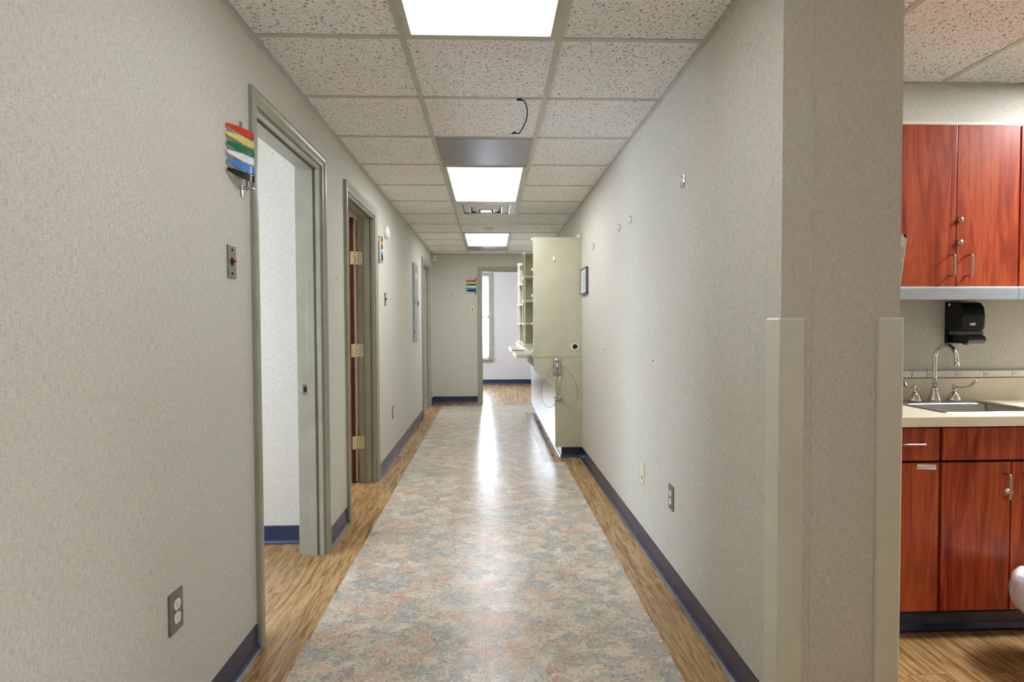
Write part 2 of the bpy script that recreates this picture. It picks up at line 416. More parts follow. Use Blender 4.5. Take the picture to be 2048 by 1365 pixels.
# rooms behind the left doors
r1 = MB(); r1.box(-3.5, XL-WT, 3.385, 3.48, 0, CEIL); r1.box(-3.6, -3.5, -0.4, W4[0], 0, CEIL); r1.box(-3.6, -3.5, W4[1], 3.48, 0, CEIL); r1.box(-3.6, -3.5, W4[0], W4[1], 0, W4[2]); r1.box(-3.6, -3.5, W4[0], W4[1], W4[3], CEIL); r1.box(-3.6, XL-WT, -0.5, -0.4, 0, CEIL)
struct('wall_first_room', r1, M['wall'])
r2 = MB(); r2.box(-3.6, -3.5, 3.48, 7.2, 0, CEIL); r2.box(-3.6, XL-WT, 7.2, 7.3, 0, CEIL); struct('wall_second_room', r2, M['wall'])
W5 = (7.9, 8.9, 0.9, 1.9)        # window of the third side room
r3 = MB(); r3.box(-3.6, -3.5, 7.3, W5[0], 0, CEIL); r3.box(-3.6, -3.5, W5[1], YE, 0, CEIL); r3.box(-3.6, -3.5, W5[0], W5[1], 0, W5[2]); r3.box(-3.6, -3.5, W5[0], W5[1], W5[3], CEIL); r3.box(-3.6, RXL, YE, YE+WT, 0, CEIL); struct('wall_third_room', r3, M['wall'])
# back room with one seen window and one added for daylight
W1 = (-0.88, -0.010, 0.530, 2.245); W2 = (10.65, 11.25, 0.55, 2.25)
rb = MB(); T = RY1
rb.box(RXL-0.1, W1[0], T, T+0.1, 0, 2.46); rb.box(W1[1], XR+0.13, T, T+0.1, 0, 2.46); rb.box(W1[0], W1[1], T, T+0.1, 0, W1[2]); rb.box(W1[0], W1[1], T, T+0.1, W1[3], 2.46)
rb.box(RXL-0.1, RXL, YE+WT, W2[0], 0, 2.46); rb.box(RXL-0.1, RXL, W2[1], T, 0, 2.46); rb.box(RXL-0.1, RXL, W2[0], W2[1], 0, W2[2]); rb.box(RXL-0.1, RXL, W2[0], W2[1], W2[3], 2.46)
rb.box(XR, XR+0.13, YE+WT, T, 0, 2.46)
struct('wall_back_room', rb, M['wall_cool'])

# ------------------------------------------------------------------ baseboards (vinyl cove)
BP = [(0, 0), (0.019, 0), (0.0195, 0.0025), (0.013, 0.0065), (0.0065, 0.014), (0.0035, 0.026), (0.003, 0.098), (0.0015, 0.1016), (0, 0.1016)]
def cove(mb, face, sgn, axis, a0, a1):
    """face: wall plane; sgn: direction the base sticks out; axis: run direction"""
    if axis == 'y': mb.prism([(face+sgn*p, z) for p, z in BP], 'y', a0, a1)
    else: mb.prism([(face+sgn*p, z) for p, z in BP], 'x', a0, a1)
b = MB()
for a0, a1 in ((YN, D1[0]-0.066), (D1[1]+0.066, D2[0]-0.066), (D2[1]+0.066, D3[0]-0.066), (D3[1]+0.066, YE)): cove(b, XL, 1, 'y', a0, a1)
struct('baseboard_left', b, M['navy'])
b = MB(); cove(b, XR, -1, 'y', 1.785, 5.452); struct('baseboard_right', b, M['navy'])
b = MB(); cove(b, YE, -1, 'x', XL, DE[0]-0.07); struct('baseboard_end', b, M['navy'])
b = MB(); cove(b, PY, -1, 'x', 0.932, 1.148); struct('baseboard_pillar', b, M['navy'])
b = MB(); cove(b, 3.385, -1, 'x', -3.5, XL-WT-0.07); cove(b, -3.5, 1, 'y', -0.4, 3.38); struct('baseboard_first_room', b, M['navy'])
b = MB(); cove(b, RY1, -1, 'x', RXL, XR); cove(b, XR, -1, 'y', YE+WT, RY1); cove(b, RXL, 1, 'y', YE+WT, RY1); struct('baseboard_back_room', b, M['navy'])

# ------------------------------------------------------------------ door frames
CP = [(0.0, 0.0), (0.0, 0.0095), (0.004, 0.012), (0.016, 0.0125), (0.022, 0.016), (0.030, 0.0205), (0.040, 0.0225), (0.050, 0.0215), (0.056, 0.018), (0.058, 0.014), (0.058, 0.0)]
def casing(mb, to, a, b, zt, rev=0.005):
    """mitred casing; to(u along wall, out of wall, z) -> xyz"""
    rings = []
    for (su, zz) in ((0, 0), (0, 1), (1, 1), (1, 0)):
        ring = []
        for u, h in CP:
            along = (a-rev-u) if su == 0 else (b+rev+u)
            ring.append(to(along, h, (zt+rev+u) if zz else 0.0))
        rings.append(ring)
    n = len(CP); vs = [p for r in rings for p in r]; fs = []
    for k in range(3):
        for i in range(n): fs.append([k*n+i, k*n+(i+1) % n, (k+1)*n+(i+1) % n, (k+1)*n+i])
    mb._add(vs, fs, 0, False); mb._add(rings[0], [list(range(n))]); mb._add(rings[3], [list(range(n))])
def door_frame_left(name, a, b, zt):
    m = MB(); x0, x1 = XL-WT, XL
    m.box(x0, x1, a-0.0195, a, 0, zt+0.0195); m.box(x0, x1, b, b+0.0195, 0, zt+0.0195); m.box(x0, x1, a, b, zt, zt+0.0195)
    m.box(XL-0.024, XL-0.0005, a, a+0.011, 0, zt, 0.002); m.box(XL-0.024, XL-0.0005, b-0.011, b, 0, zt, 0.002); m.box(XL-0.024, XL-0.0005, a+0.011, b-0.011, zt-0.011, zt, 0.002)
    sx0, sx1 = XL-0.076, XL-0.036
    m.box(sx0, sx1, a, a+0.017, 0, zt, 0.0015); m.box(sx0, sx1, b-0.017, b, 0, zt, 0.0015); m.box(sx0, sx1, a+0.017, b-0.017, zt-0.017, zt, 0.0015)
    casing(m, lambda u, h, z: (XL+h, u, z), a, b, zt)
    casing(m, lambda u, h, z: (XL-WT-h, u, z), a, b, zt)
    return struct(name, m, M['trim'])
d1 = door_frame_left('door_1', *D1, ZT)
s_ = MB(); s_.box(-1.012, -0.972, D1[1]-0.0025, D1[1]+0.001, 0.872, 0.930, 0.0008)
s_.box(-1.002, -0.984, D1[1]-0.0032, D1[1], 0.886, 0.916, mi=1); s_.cyl((-0.993, D1[1]-0.004, 0.878), (-0.993, D1[1], 0.878), 0.003, mi=1, seg=8); s_.cyl((-0.993, D1[1]-0.004, 0.924), (-0.993, D1[1], 0.924), 0.003, mi=1, seg=8)
o = s_.build('strike_plate', [M['nickel'], M['dark']], d1); o['label'] = 'nickel strike plate'
d2 = door_frame_left('door_2', *D2, ZT)
d3 = door_frame_left('door_3', *D3, ZT)
# the open leaf of the second door
th = math.radians(150); ld = Vector((math.cos(math.radians(270)-th), math.sin(math.radians(270)-th), 0)); nd = Vector((math.cos(-th), math.sin(-th), 0))
kn = Vector((-1.0395, 4.664, 0))
def leafbox(mb, t0, t1, l0, l1, z0, z1, mi=0):
    P = [kn + nd*t + ld*l for t, l in ((t0, l0), (t1, l0), (t1, l1), (t0, l1))]
    mb._add([(p.x, p.y, z) for z in (z0, z1) for p in P], [[0, 1, 2, 3], [4, 5, 6, 7], [0, 1, 5, 4], [1, 2, 6, 5], [2, 3, 7, 6], [3, 0, 4, 7]], mi)
s_ = MB(); leafbox(s_, 0.004, 0.048, 0.0045, 0.86, 0.012, ZT-0.006, 0); leafbox(s_, 0.018, 0.047, 0.003, 0.0045, 0.013, ZT-0.008, 1); leafbox(s_, 0.0045, 0.018, 0.003, 0.0045, 0.013, ZT-0.008, 2)
leaf = s_.build('leaf', [M['doorwood'], M['darkedge'], M['palewood']], d2); leaf['label'] = 'open red brown wooden leaf'
for z in (1.768, 1.045, 0.318):
    h = MB(); hh = 0.051
    h.cyl((kn.x, kn.y-0.006, z-hh), (kn.x, kn.y-0.006, z+hh), 0.0058, seg=12)
    for k in range(5):
        zz = z-hh+0.0204*k; h.cyl((kn.x, kn.y-0.006, zz+0.001), (kn.x, kn.y-0.006, zz+0.0194), 0.0066, seg=12)
    h.box(kn.x+0.002, kn.x+0.049, 4.6685, 4.6722, z-hh, z+hh, 0.001)
    for i, sx in enumerate((0.034, 0.026, 0.034, 0.026)):
        h.cyl((kn.x+sx, 4.6675, z-0.038+0.025*i), (kn.x+sx, 4.669, z-0.038+0.025*i), 0.0033, seg=8, mi=1)
    leafbox(h, 0.004, 0.044, 0.0005, 0.0030, z-hh, z+hh)
    for i, st in enumerate((0.030, 0.036, 0.030, 0.036)):
        q = kn + nd*st; zc = z-0.038+0.025*i
        h.cyl((q.x, q.y, zc), (q.x-ld.x*0.0012, q.y-ld.y*0.0012, zc), 0.003, seg=8, mi=1)
    h.build('hinge', [M['brass'], M['darkgrey']], leaf)
# end doorway frame
m = MB(); a, b_ = DE
m.box(a-0.0195, a, YE, YE+WT, 0, ZT+0.0195); m.box(b_, b_+0.0195, YE, YE+WT, 0, ZT+0.0195); m.box(a, b_, YE, YE+WT, ZT, ZT+0.0195)
m.box(a, a+0.012, YE+0.03, YE+0.07, 0, ZT, 0.0015); m.box(b_-0.012, b_, YE+0.03, YE+0.07, 0, ZT, 0.0015); m.box(a+0.012, b_-0.012, YE+0.03, YE+0.07, ZT-0.012, ZT, 0.0015)
casing(m, lambda u, h, z: (u, YE-h, z), a, b_, ZT); casing(m, lambda u, h, z: (u, YE+WT+h, z), a, b_, ZT)
struct('door_4', m, M['trim'])

# ------------------------------------------------------------------ windows, with added ones out of view
m = MB(); x0, x1, z0, z1 = W1; fy = RY1
for q in ((x0, x0+0.03), (x1-0.03, x1)): m.box(q[0], q[1], fy+0.03, fy+0.08, z0, z1)
m.box(x0, x1, fy+0.03, fy+0.08, z0, z0+0.035); m.box(x0, x1, fy+0.03, fy+0.08, z1-0.03, z1); m.box(x0, x1, fy+0.03, fy+0.08, 1.372, 1.402)
wf = struct('window_1', m, M['white'])
m = MB(); m.box(x0+0.03, x1-0.03, fy+0.052, fy+0.057, z0+0.035, z1-0.03); struct('glass_pane', m, M['glass'], wf)
m = MB(); m.box(x0-0.08, x0, fy-0.02, fy, z0-0.0, z1+0.07, 0.004); m.box(x1, x1+0.08, fy-0.02, fy, z0, z1+0.07, 0.004); m.box(x0, x1, fy-0.02, fy, z1, z1+0.07, 0.004)
m.box(x0-0.09, x1+0.09, fy-0.055, fy+0.03, z0-0.026, z0, 0.004); m.box(x0-0.07, x1+0.07, fy-0.018, fy, z0-0.075, z0-0.026, 0.003)
struct('window_casing', m, M['trim'], wf)
m = MB(); fx = RXL
for q in ((W2[0], W2[0]+0.04), (W2[1]-0.04, W2[1])): m.box(fx-0.08, fx-0.03, q[0], q[1], W2[2], W2[3])
m.box(fx-0.08, fx-0.03, W2[0], W2[1], W2[2], W2[2]+0.04); m.box(fx-0.08, fx-0.03, W2[0], W2[1], W2[3]-0.04, W2[3]); m.box(fx-0.08, fx-0.03, W2[0], W2[1], 1.38, 1.41)
wf2 = struct('added_window_2', m, M['white'])  # out of view, added to let daylight into the back room
m = MB(); m.box(fx-0.058, fx-0.053, W2[0]+0.04, W2[1]-0.04, W2[2]+0.04, W2[3]-0.04); struct('glass_pane', m, M['glass'], wf2)
for nm_, xx, W_ in (('added_window_3', XE, W3), ('window_4', -3.6, W4), ('window_5', -3.6, W5)):  # the east one is added for fill daylight
    m = MB(); ym = (W_[0]+W_[1])/2
    for q in ((W_[0], W_[0]+0.045), (W_[1]-0.045, W_[1]), (ym-0.025, ym+0.025)): m.box(xx+0.025, xx+0.075, q[0], q[1], W_[2], W_[3])
    m.box(xx+0.025, xx+0.075, W_[0], W_[1], W_[2], W_[2]+0.045); m.box(xx+0.025, xx+0.075, W_[0], W_[1], W_[3]-0.045, W_[3])
    wf_ = struct(nm_, m, M['white'])
    m = MB(); m.box(xx+0.048, xx+0.053, W_[0]+0.045, W_[1]-0.045, W_[2]+0.045, W_[3]-0.045); struct('glass_pane', m, M['glass'], wf_)
bl = thing('window_blind', ((x0+x1)/2, fy+0.005, z0), 'white horizontal slat blind hanging in the bright back room window', 'window blind')
m = MB(); m.box(x0+0.006, x1-0.006, fy-0.012, fy+0.026, z1-0.045, z1-0.002, 0.002); m.build('headrail', M['white'], bl)
n = 36
for i in range(n):
    z = z0+0.03 + i*(z1-0.06-z0-0.03)/n
    m = MB(); m.prism([(fy-0.012, z-0.0045), (fy+0.006, z+0.0015), (fy+0.024, z+0.0035), (fy+0.024, z+0.0055), (fy+0.006, z+0.0035), (fy-0.012, z-0.0025)], 'x', x0+0.012, x1-0.014); m.build('slat', M['white'], bl)
m = MB(); m.box(x0+0.012, x1-0.014, fy-0.008, fy+0.02, z0+0.006, z0+0.02, 0.002); m.build('bottom_rail', M['white'], bl)
for xx in (x0+0.12, x1-0.10):
    m = MB(); m.tube([(xx, fy-0.013, z0+0.01), (xx, fy-0.013, z1-0.01)], 0.0012, 6); m.build('ladder_cord', M['white'], bl)

# ------------------------------------------------------------------ ceiling fittings
def ceiling_light(name, x0, x1, y0, y1, label, mat='lens'):
    t = thing(name, ((x0+x1)/2, (y0+y1)/2, CEIL-0.004), label, 'ceiling light', 'flush acrylic ceiling light panels')
    f = MB(); fwid = 0.026; zb = CEIL-0.011
    for q in ((x0, x0+fwid, y0, y1), (x1-fwid, x1, y0, y1), (x0+fwid, x1-fwid, y0, y0+fwid), (x0+fwid, x1-fwid, y1-fwid, y1)): f.box(*q, zb, CEIL-0.0005, 0.002)
    f.build('frame', M['grid'], t)
    l = MB(); l.box(x0+fwid, x1-fwid, y0+fwid, y1-fwid, CEIL-0.007, CEIL-0.001); l.build('lens', M[mat], t)
    for yy in (y0+0.12, y1-0.12):
        k = MB(); k.box(x0+0.004, x0+0.018, yy-0.02, yy+0.02, zb-0.003, zb, 0.001); k.build('latch', M['grid'], t)
    return t
lx0, lx1 = GXL+gw+0.001, GXR-gw-0.001
R = lambda k: Y0+(k-1)*GS
ceiling_light('ceiling_light', lx0, lx1, R(-1)+gw, R(1)-gw, 'nearest lit white ceiling light panel in the hall', 'lens_dim')
ceiling_light('ceiling_light', lx0, lx1, R(4)+gw, R(6)-gw, 'lit ceiling light panel between grey metal panel and air vent')
ceiling_light('ceiling_light', lx0, lx1, R(9)+gw, R(11)-gw, 'farthest lit ceiling light panel, beyond the smoke detector', 'lens_mid')
ceiling_light('ceiling_light', lx0, lx1, R(-5)+gw, R(-3)-gw, 'added unseen fill light panel behind the camera in the hall', 'lens_faint')  # unseen lamp added as ambient fill for the hall
ax = GXR+4*GS; ceiling_light('ceiling_light', ax+gw, ax+GS-gw, R(0)+gw, R(1)-gw, 'added unseen square light panel right of the sink cabinets', 'lens_bright')  # strong unseen lamp added to brighten the alcove
ceiling_light('ceiling_light', ax+GS+gw, ax+2*GS-gw, R(0)+gw, R(1)-gw, 'added unseen square light panel farthest right in the sink alcove', 'lens_dim')  # second unseen alcove lamp, also added for its light
ceiling_light('ceiling_light', -2.6, -2.0, 1.4, 2.6, 'added unseen light panel inside the first side room', 'lens_faint')  # unseen lamp added to lift the first room's walls
ceiling_light('ceiling_light', -2.4, -1.8, 4.2, 5.4, 'added unseen light panel inside the second side room')  # unseen lamp put in to light the second room
for i, (ya, yb, lab) in enumerate(((R(3)+gw, R(4)-gw, 'grey brushed metal panel in the ceiling in front of the middle light'), (R(11)+gw, R(12)-0.12, 'narrow grey metal ceiling panel behind the farthest light'))):
    m = MB(); m.box(lx0+0.002, lx1-0.002, ya, yb, CEIL-0.007, CEIL-0.0006, 0.0015)
    tag(m.build('ceiling_panel', M['metalpanel'], origin=((lx0+lx1)/2, (ya+yb)/2, CEIL)), lab, 'ceiling panel')
# air diffuser
va, vb = R(6)+gw, R(7)-gw; cx, cy = (lx0+lx1)/2, (va+vb)/2
t = thing('ceiling_vent', (cx, cy, CEIL), 'square stepped aluminium air vent in the ceiling behind the middle light', 'air vent')
m = MB(); m.box(lx0+0.002, lx1-0.002, va, vb, CEIL-0.003, CEIL-0.0006); m.build('backing', M['metalpanel'], t)
for (h0, h1, zz) in ((0.29, 0.225, 0.016), (0.222, 0.150, 0.024), (0.147, 0.075, 0.032)):
    m = MB(); vs = []
    for h, z in ((h0, CEIL-0.004), (h1, CEIL-zz), (h1-0.006, CEIL-zz+0.001), (h0-0.012, CEIL-0.0035)):
        for sx, sy in ((-1, -1), (1, -1), (1, 1), (-1, 1)): vs.append((cx+sx*h, cy+sy*h, z))
    fs = []
    for r in range(4):
        q = (r+1) % 4
        for k in range(4): fs.append([r*4+k, r*4+(k+1) % 4, q*4+(k+1) % 4, q*4+k])
    m._add(vs, fs); m.build('louver_cone', M['aluminium'], t)
m = MB(); m.box(cx-0.055, cx+0.055, cy-0.055, cy+0.055, CEIL-0.035, CEIL-0.031, 0.001); m.build('centre_plate', M['aluminium'], t)
# recessed round fitting / detector
m = MB(); m.lathe([(0, 0.0), (0.066, 0.0), (0.066, 0.008), (0.058, 0.018), (0.046, 0.022), (0.044, 0.033), (0.034, 0.038), (0, 0.039)], (0.0, 6.90, CEIL), '-z', 36)
tag(m.build('smoke_detector', M['white'], origin=(0, 6.9, CEIL)), 'round white smoke detector on the ceiling before the farthest light', 'smoke detector')
# dangling cable
t = thing('ceiling_cable', (0.165, 2.93, CEIL), 'short black cable dangling from the ceiling grid', 'cable')
m = MB()
ctrl = [(0.150, 2.936, CEIL-0.001), (0.160, 2.936, CEIL-0.009), (0.176, 2.937, CEIL-0.014), (0.187, 2.937, CEIL-0.035), (0.192, 2.936, CEIL-0.065), (0.187, 2.936, CEIL-0.105), (0.170, 2.935, CEIL-0.145), (0.152, 2.934, CEIL-0.172), (0.143, 2.933, CEIL-0.1745), (0.132, 2.932, CEIL-0.170), (0.118, 2.932, CEIL-0.174)]
def smooth(pts, n=6):
    P = [Vector(p) for p in pts]; out = []
    for i in range(len(P)-1):
        p0, p1, p2, p3 = P[max(i-1, 0)], P[i], P[i+1], P[min(i+2, len(P)-1)]
        for k in range(n):
            u = k/n; out.append(0.5*((2*p1)+(p2-p0)*u+(2*p0-5*p1+4*p2-p3)*u*u+(3*p1-p0-3*p2+p3)*u**3))
    return out + [P[-1]]
m.tube(smooth(ctrl), 0.0030, 8); m.build('wire', M['blackmatt'], t)
m = MB(); m.box(0.140, 0.166, 2.929, 2.943, CEIL-0.012, CEIL-0.004, 0.002); m.build('grid_clip', M['blackmatt'], t)
m = MB(); m.cyl((0.134, 2.932, CEIL-0.171), (0.119, 2.932, CEIL-0.174), 0.0055, seg=10); m.cyl((0.119, 2.932, CEIL-0.174), (0.108, 2.932, CEIL-0.180), 0.0022, seg=8, mi=1); m.cyl((0.119, 2.932, CEIL-0.174), (0.109, 2.932, CEIL-0.170), 0.0018, seg=8, mi=1)
m.build('connector', [M['blackmatt'], M['nickel']], t)

# ------------------------------------------------------------------ small fittings on walls
def frame_on(face):
    """map (u along wall, h out of wall, z)"""
    return {'left': lambda u, h, z: (XL+h, u, z), 'right': lambda u, h, z: (XR-h, u, z), 'end': lambda u, h, z: (u, YE-h, z)}[face]
def wbox(mb, face, u0, u1, h0, h1, z0, z1, bev=0, mi=0):
    f = frame_on(face); p, q = f(u0, h0, z0), f(u1, h1, z1)
    a = [min(p[i], q[i]) for i in range(3)]; b = [max(p[i], q[i]) for i in range(3)]
    mb.box(a[0], b[0], a[1], b[1], a[2], b[2], bev, mi)
def wcyl(mb, face, u, z, h0, h1, r, mi=0, seg=18, r1=None):
    f = frame_on(face); mb.cyl(f(u, h0, z), f(u, h1, z), r, r1, seg, mi)
def outlet(face, u, z, label):
    t = thing('wall_outlet', frame_on(face)(u, 0, z), label, 'wall outlet', 'steel plated duplex outlets')
    m = MB(); wbox(m, face, u-0.036, u+0.036, 0, 0.0055, z-0.058, z+0.058, 0.002); wcyl(m, face, u, z, 0.005, 0.0065, 0.004, 1, 10); m.build('cover_plate', [M['plate'], M['nickel']], t)
    for dz in (-0.0195, 0.0195):
        m = MB(); f = frame_on(face); pts = []
        for k in range(24):
            a = 2*PI*k/24; pts.append((0.0172*math.cos(a), max(-0.0145, min(0.0145, 0.0172*math.sin(a)))))
        n = len(pts); vs = [f(u+p[0], h, z+dz+p[1]) for h in (0.0056, 0.0085) for p in pts]
        m._add(vs, [[i, (i+1) % n, n+(i+1) % n, n+i] for i in range(n)] + [list(range(n)), list(range(n, 2*n))])
        for du in (-0.006, 0.006): wbox(m, face, u+du-0.0008, u+du+0.0008, 0.0086, 0.0089, z+dz-0.001, z+dz+0.006, 0, 1)
        wcyl(m, face, u, z+dz-0.007, 0.0086, 0.0089, 0.002, 1, 10)
        m.build('socket', [M['offwhite'], M['darkgrey']], t)
outlet('left', 1.692, 0.434, 'steel plated double outlet low on the wall, left of the first doorway')
outlet('left', 5.480, 0.435, 'small distant double outlet low on left wall beyond the second doorway')
outlet('right', 2.730, 0.425, 'steel plated double outlet low on the right hall wall')
t = thing('phone_outlet', (XR, 3.255, 0.41), 'ivory single jack plate low on right wall, beyond the steel outlet', 'wall outlet')
m = MB(); wbox(m, 'right', 3.219, 3.291, 0, 0.006, 0.352, 0.468, 0.002); m.build('cover_plate', M['ivory'], t)
m = MB(); wbox(m, 'right', 3.247, 3.263, 0.006, 0.0068, 0.376, 0.392); m.build('jack', M['dark'], t)
def switch(face, u, z, label, plate, knob, w=0.035, h=0.058):
    t = thing('light_switch', frame_on(face)(u, 0, z), label, 'light switch')
    m = MB(); wbox(m, face, u-w, u+w, 0, 0.0045, z-h, z+h, 0.0018)
    for dz in (-0.041, 0.041): wcyl(m, face, u, z+dz, 0.0045, 0.0062, 0.0048, 1, 10)
    m.build('cover_plate', [M[plate], M['dark']], t)
    m = MB(); wbox(m, face, u-0.010, u+0.008, 0.004, 0.0055, z-0.014, z+0.014, 0, 1)
    f = frame_on(face); m.cyl(f(u-0.002, 0.005, z+0.001), f(u+0.004, 0.017, z+0.004), 0.0065, 0.0055, 12); m.build('toggle', [M[knob], M['dark']], t)
switch('left', 2.1, 1.469, 'steel switch plate with a red toggle, left of the first doorway', 'plate', 'redtoggle', 0.033)
switch('left', 5.135, 1.465, 'steel switch plate on left wall between second doorway and grey panel', 'plate', 'blackmatt', 0.033)
switch('end', -0.268, 1.480, 'ivory switch plate with dark toggle on the end wall', 'ivory', 'blackmatt', 0.038)
# round wall unit, corner sensor, end wall mark
m = MB(); m.lathe([(0, 0), (0.056, 0), (0.056, 0.018), (0.050, 0.030), (0.040, 0.034), (0, 0.035)], (XL, 5.17, 2.046), 'x', 36)
tag(m.build('wall_chime', M['white'], origin=(XL, 5.17, 2.046)), 'round white disc unit high on left wall beside the second doorway', 'alarm')
t = thing('motion_sensor', (XL+0.035, YE, 2.285), 'small white motion sensor in the far left ceiling corner', 'sensor')
m = MB(); m.box(XL+0.008, XL+0.066, YE-0.045, YE-0.003, 2.236, 2.335, 0.006); m.build('housing', M['white'], t)
m = MB(); m.box(XL+0.017, XL+0.057, YE-0.048, YE-0.0445, 2.25, 2.30, 0.0015); m.build('sensor_window', M['offwhite'], t)
m = MB(); m.box(XL+0.024, XL+0.050, YE-0.004, YE-0.0002, 2.222, 2.3); m.build('mounting_bracket', M['darkgrey'], t)
m = MB(); wbox(m, 'end', -0.594, -0.586, 0, 0.006, 1.682, 1.728, 0.002); tag(m.build('wall_hook', M['darkgrey'], origin=(-0.59, YE, 1.705)), 'tiny dark clip alone on the end wall', 'wall hook')
# hooks on the right wall
def hook(y, z, label, big=1.0):
    t = thing('wall_hook', (XR, y, z), label, 'wall hook', 'picture hooks on the right wall')
    m = MB(); wbox(m, 'right', y-0.006*big, y+0.006*big, 0, 0.003, z-0.006, z+0.022*big, 0.001); m.build('back_plate', M['nickel'], t)
    m = MB(); f = frame_on('right')
    m.tube([f(y, 0.003, z-0.004), f(y, 0.004, z-0.016*big), f(y, 0.012, z-0.022*big), f(y, 0.017, z-0.014*big), f(y, 0.017, z-0.006*big)], 0.0022, 8); m.build('hook_prong', M['nickel'], t)
    m = MB(); m.tube([f(y, 0.016, z+0.024), f(y, 0.002, z+0.012)], 0.0016, 8); m.build('nail', M['plate'], t)
hook(2.565, 1.868, 'nearest picture hook high on the right wall', 1.35)
hook(3.528, 1.870, 'second nearest picture hook high on the right wall', 1.2)
hook(3.825, 1.870, 'third nearest picture hook high on the right wall', 1.1)
hook(4.776, 1.872, 'picture hook high on right wall, near the almond cabinet', 1.1)
for y, z, lab in ((4.321, 1.054, 'tiny nail at waist height on right wall, nearer the cabinet'), (3.036, 1.053, 'tiny nail at waist height on right wall, nearer the camera')):
    m = MB(); wcyl(m, 'right', y, z, 0, 0.008, 0.0016, 0, 8); wcyl(m, 'right', y, z, 0.008, 0.010, 0.004, 0, 10); tag(m.build('wall_nail', M['plate'], origin=(XR, y, z)), lab, 'nail')
m = MB(); wcyl(m, 'left', 3.53, 1.52, 0, 0.004, 0.003, 0, 8); tag(m.build('wall_nail', M['dark'], origin=(XL, 3.53, 1.52)), 'tiny dark nail on the wall between the first two doorways', 'nail')
# framed notice
t = thing('framed_notice', (XR, 5.235, 1.51), 'small dark framed printed notice on right wall beside the cabinet', 'picture frame')
m = MB(); f0, f1, g0, g1 = 5.07, 5.40, 1.512, 1.742
wbox(m, 'right', f0, f1, 0.012, 0.022, g0, g0+0.012, 0.001); wbox(m, 'right', f0, f1, 0.012, 0.022, g1-0.012, g1, 0.001); wbox(m, 'right', f0, f0+0.012, 0.012, 0.022, g0, g1, 0.001); wbox(m, 'right', f1-0.012, f1, 0.012, 0.022, g0, g1, 0.001)
wbox(m, 'right', f0, f1, 0.001, 0.0125, g0, g1); m.build('frame', M['darkgrey'], t)
m = MB(); wbox(m, 'right', f0+0.012, f1-0.012, 0.0126, 0.016, g0+0.012, g1-0.012); m.build('notice_sheet', M['paper'], t)
m = MB()
for i in range(8):
    z = g1-0.04-0.021*i; wbox(m, 'right', f0+0.05, f1-0.05-0.03*(i % 3), 0.0161, 0.0164, z-0.003, z+0.003)
m.build('printed_lines', M['darkgrey'], t)
# electrical panel
t = thing('breaker_panel', (XL, 7.16, 1.04), 'tall grey electrical breaker panel door on the left wall', 'breaker panel')
m = MB(); wbox(m, 'left', 6.962, 7.362, 0, 0.018, 1.045, 1.972, 0.003); m.build('cover_frame', M['panelgrey'], t)
m = MB(); wbox(m, 'left', 7.0, 7.33, 0.018, 0.023, 1.10, 1.91, 0.002)
d_ = m.build('door', M['panelgrey'], t)
m = MB(); wbox(m, 'left', 7.275, 7.315, 0.023, 0.032, 1.475, 1.535, 0.003); m.build('latch', M['blackmatt'], d_)
m = MB(); wbox(m, 'left', 7.08, 7.22, 0.0231, 0.0236, 1.80, 1.865); wbox(m, 'left', 7.08, 7.22, 0.0231, 0.0238, 1.865, 1.885, 0, 1); m.build('sticker', [M['white'], M['redtoggle']], d_)
for zz in (1.14, 1.49):
    m = MB(); wbox(m, 'left', 6.985, 6.998, 0.018, 0.026, zz, zz+0.03); m.build('door_hinge', M['darkgrey'], t)
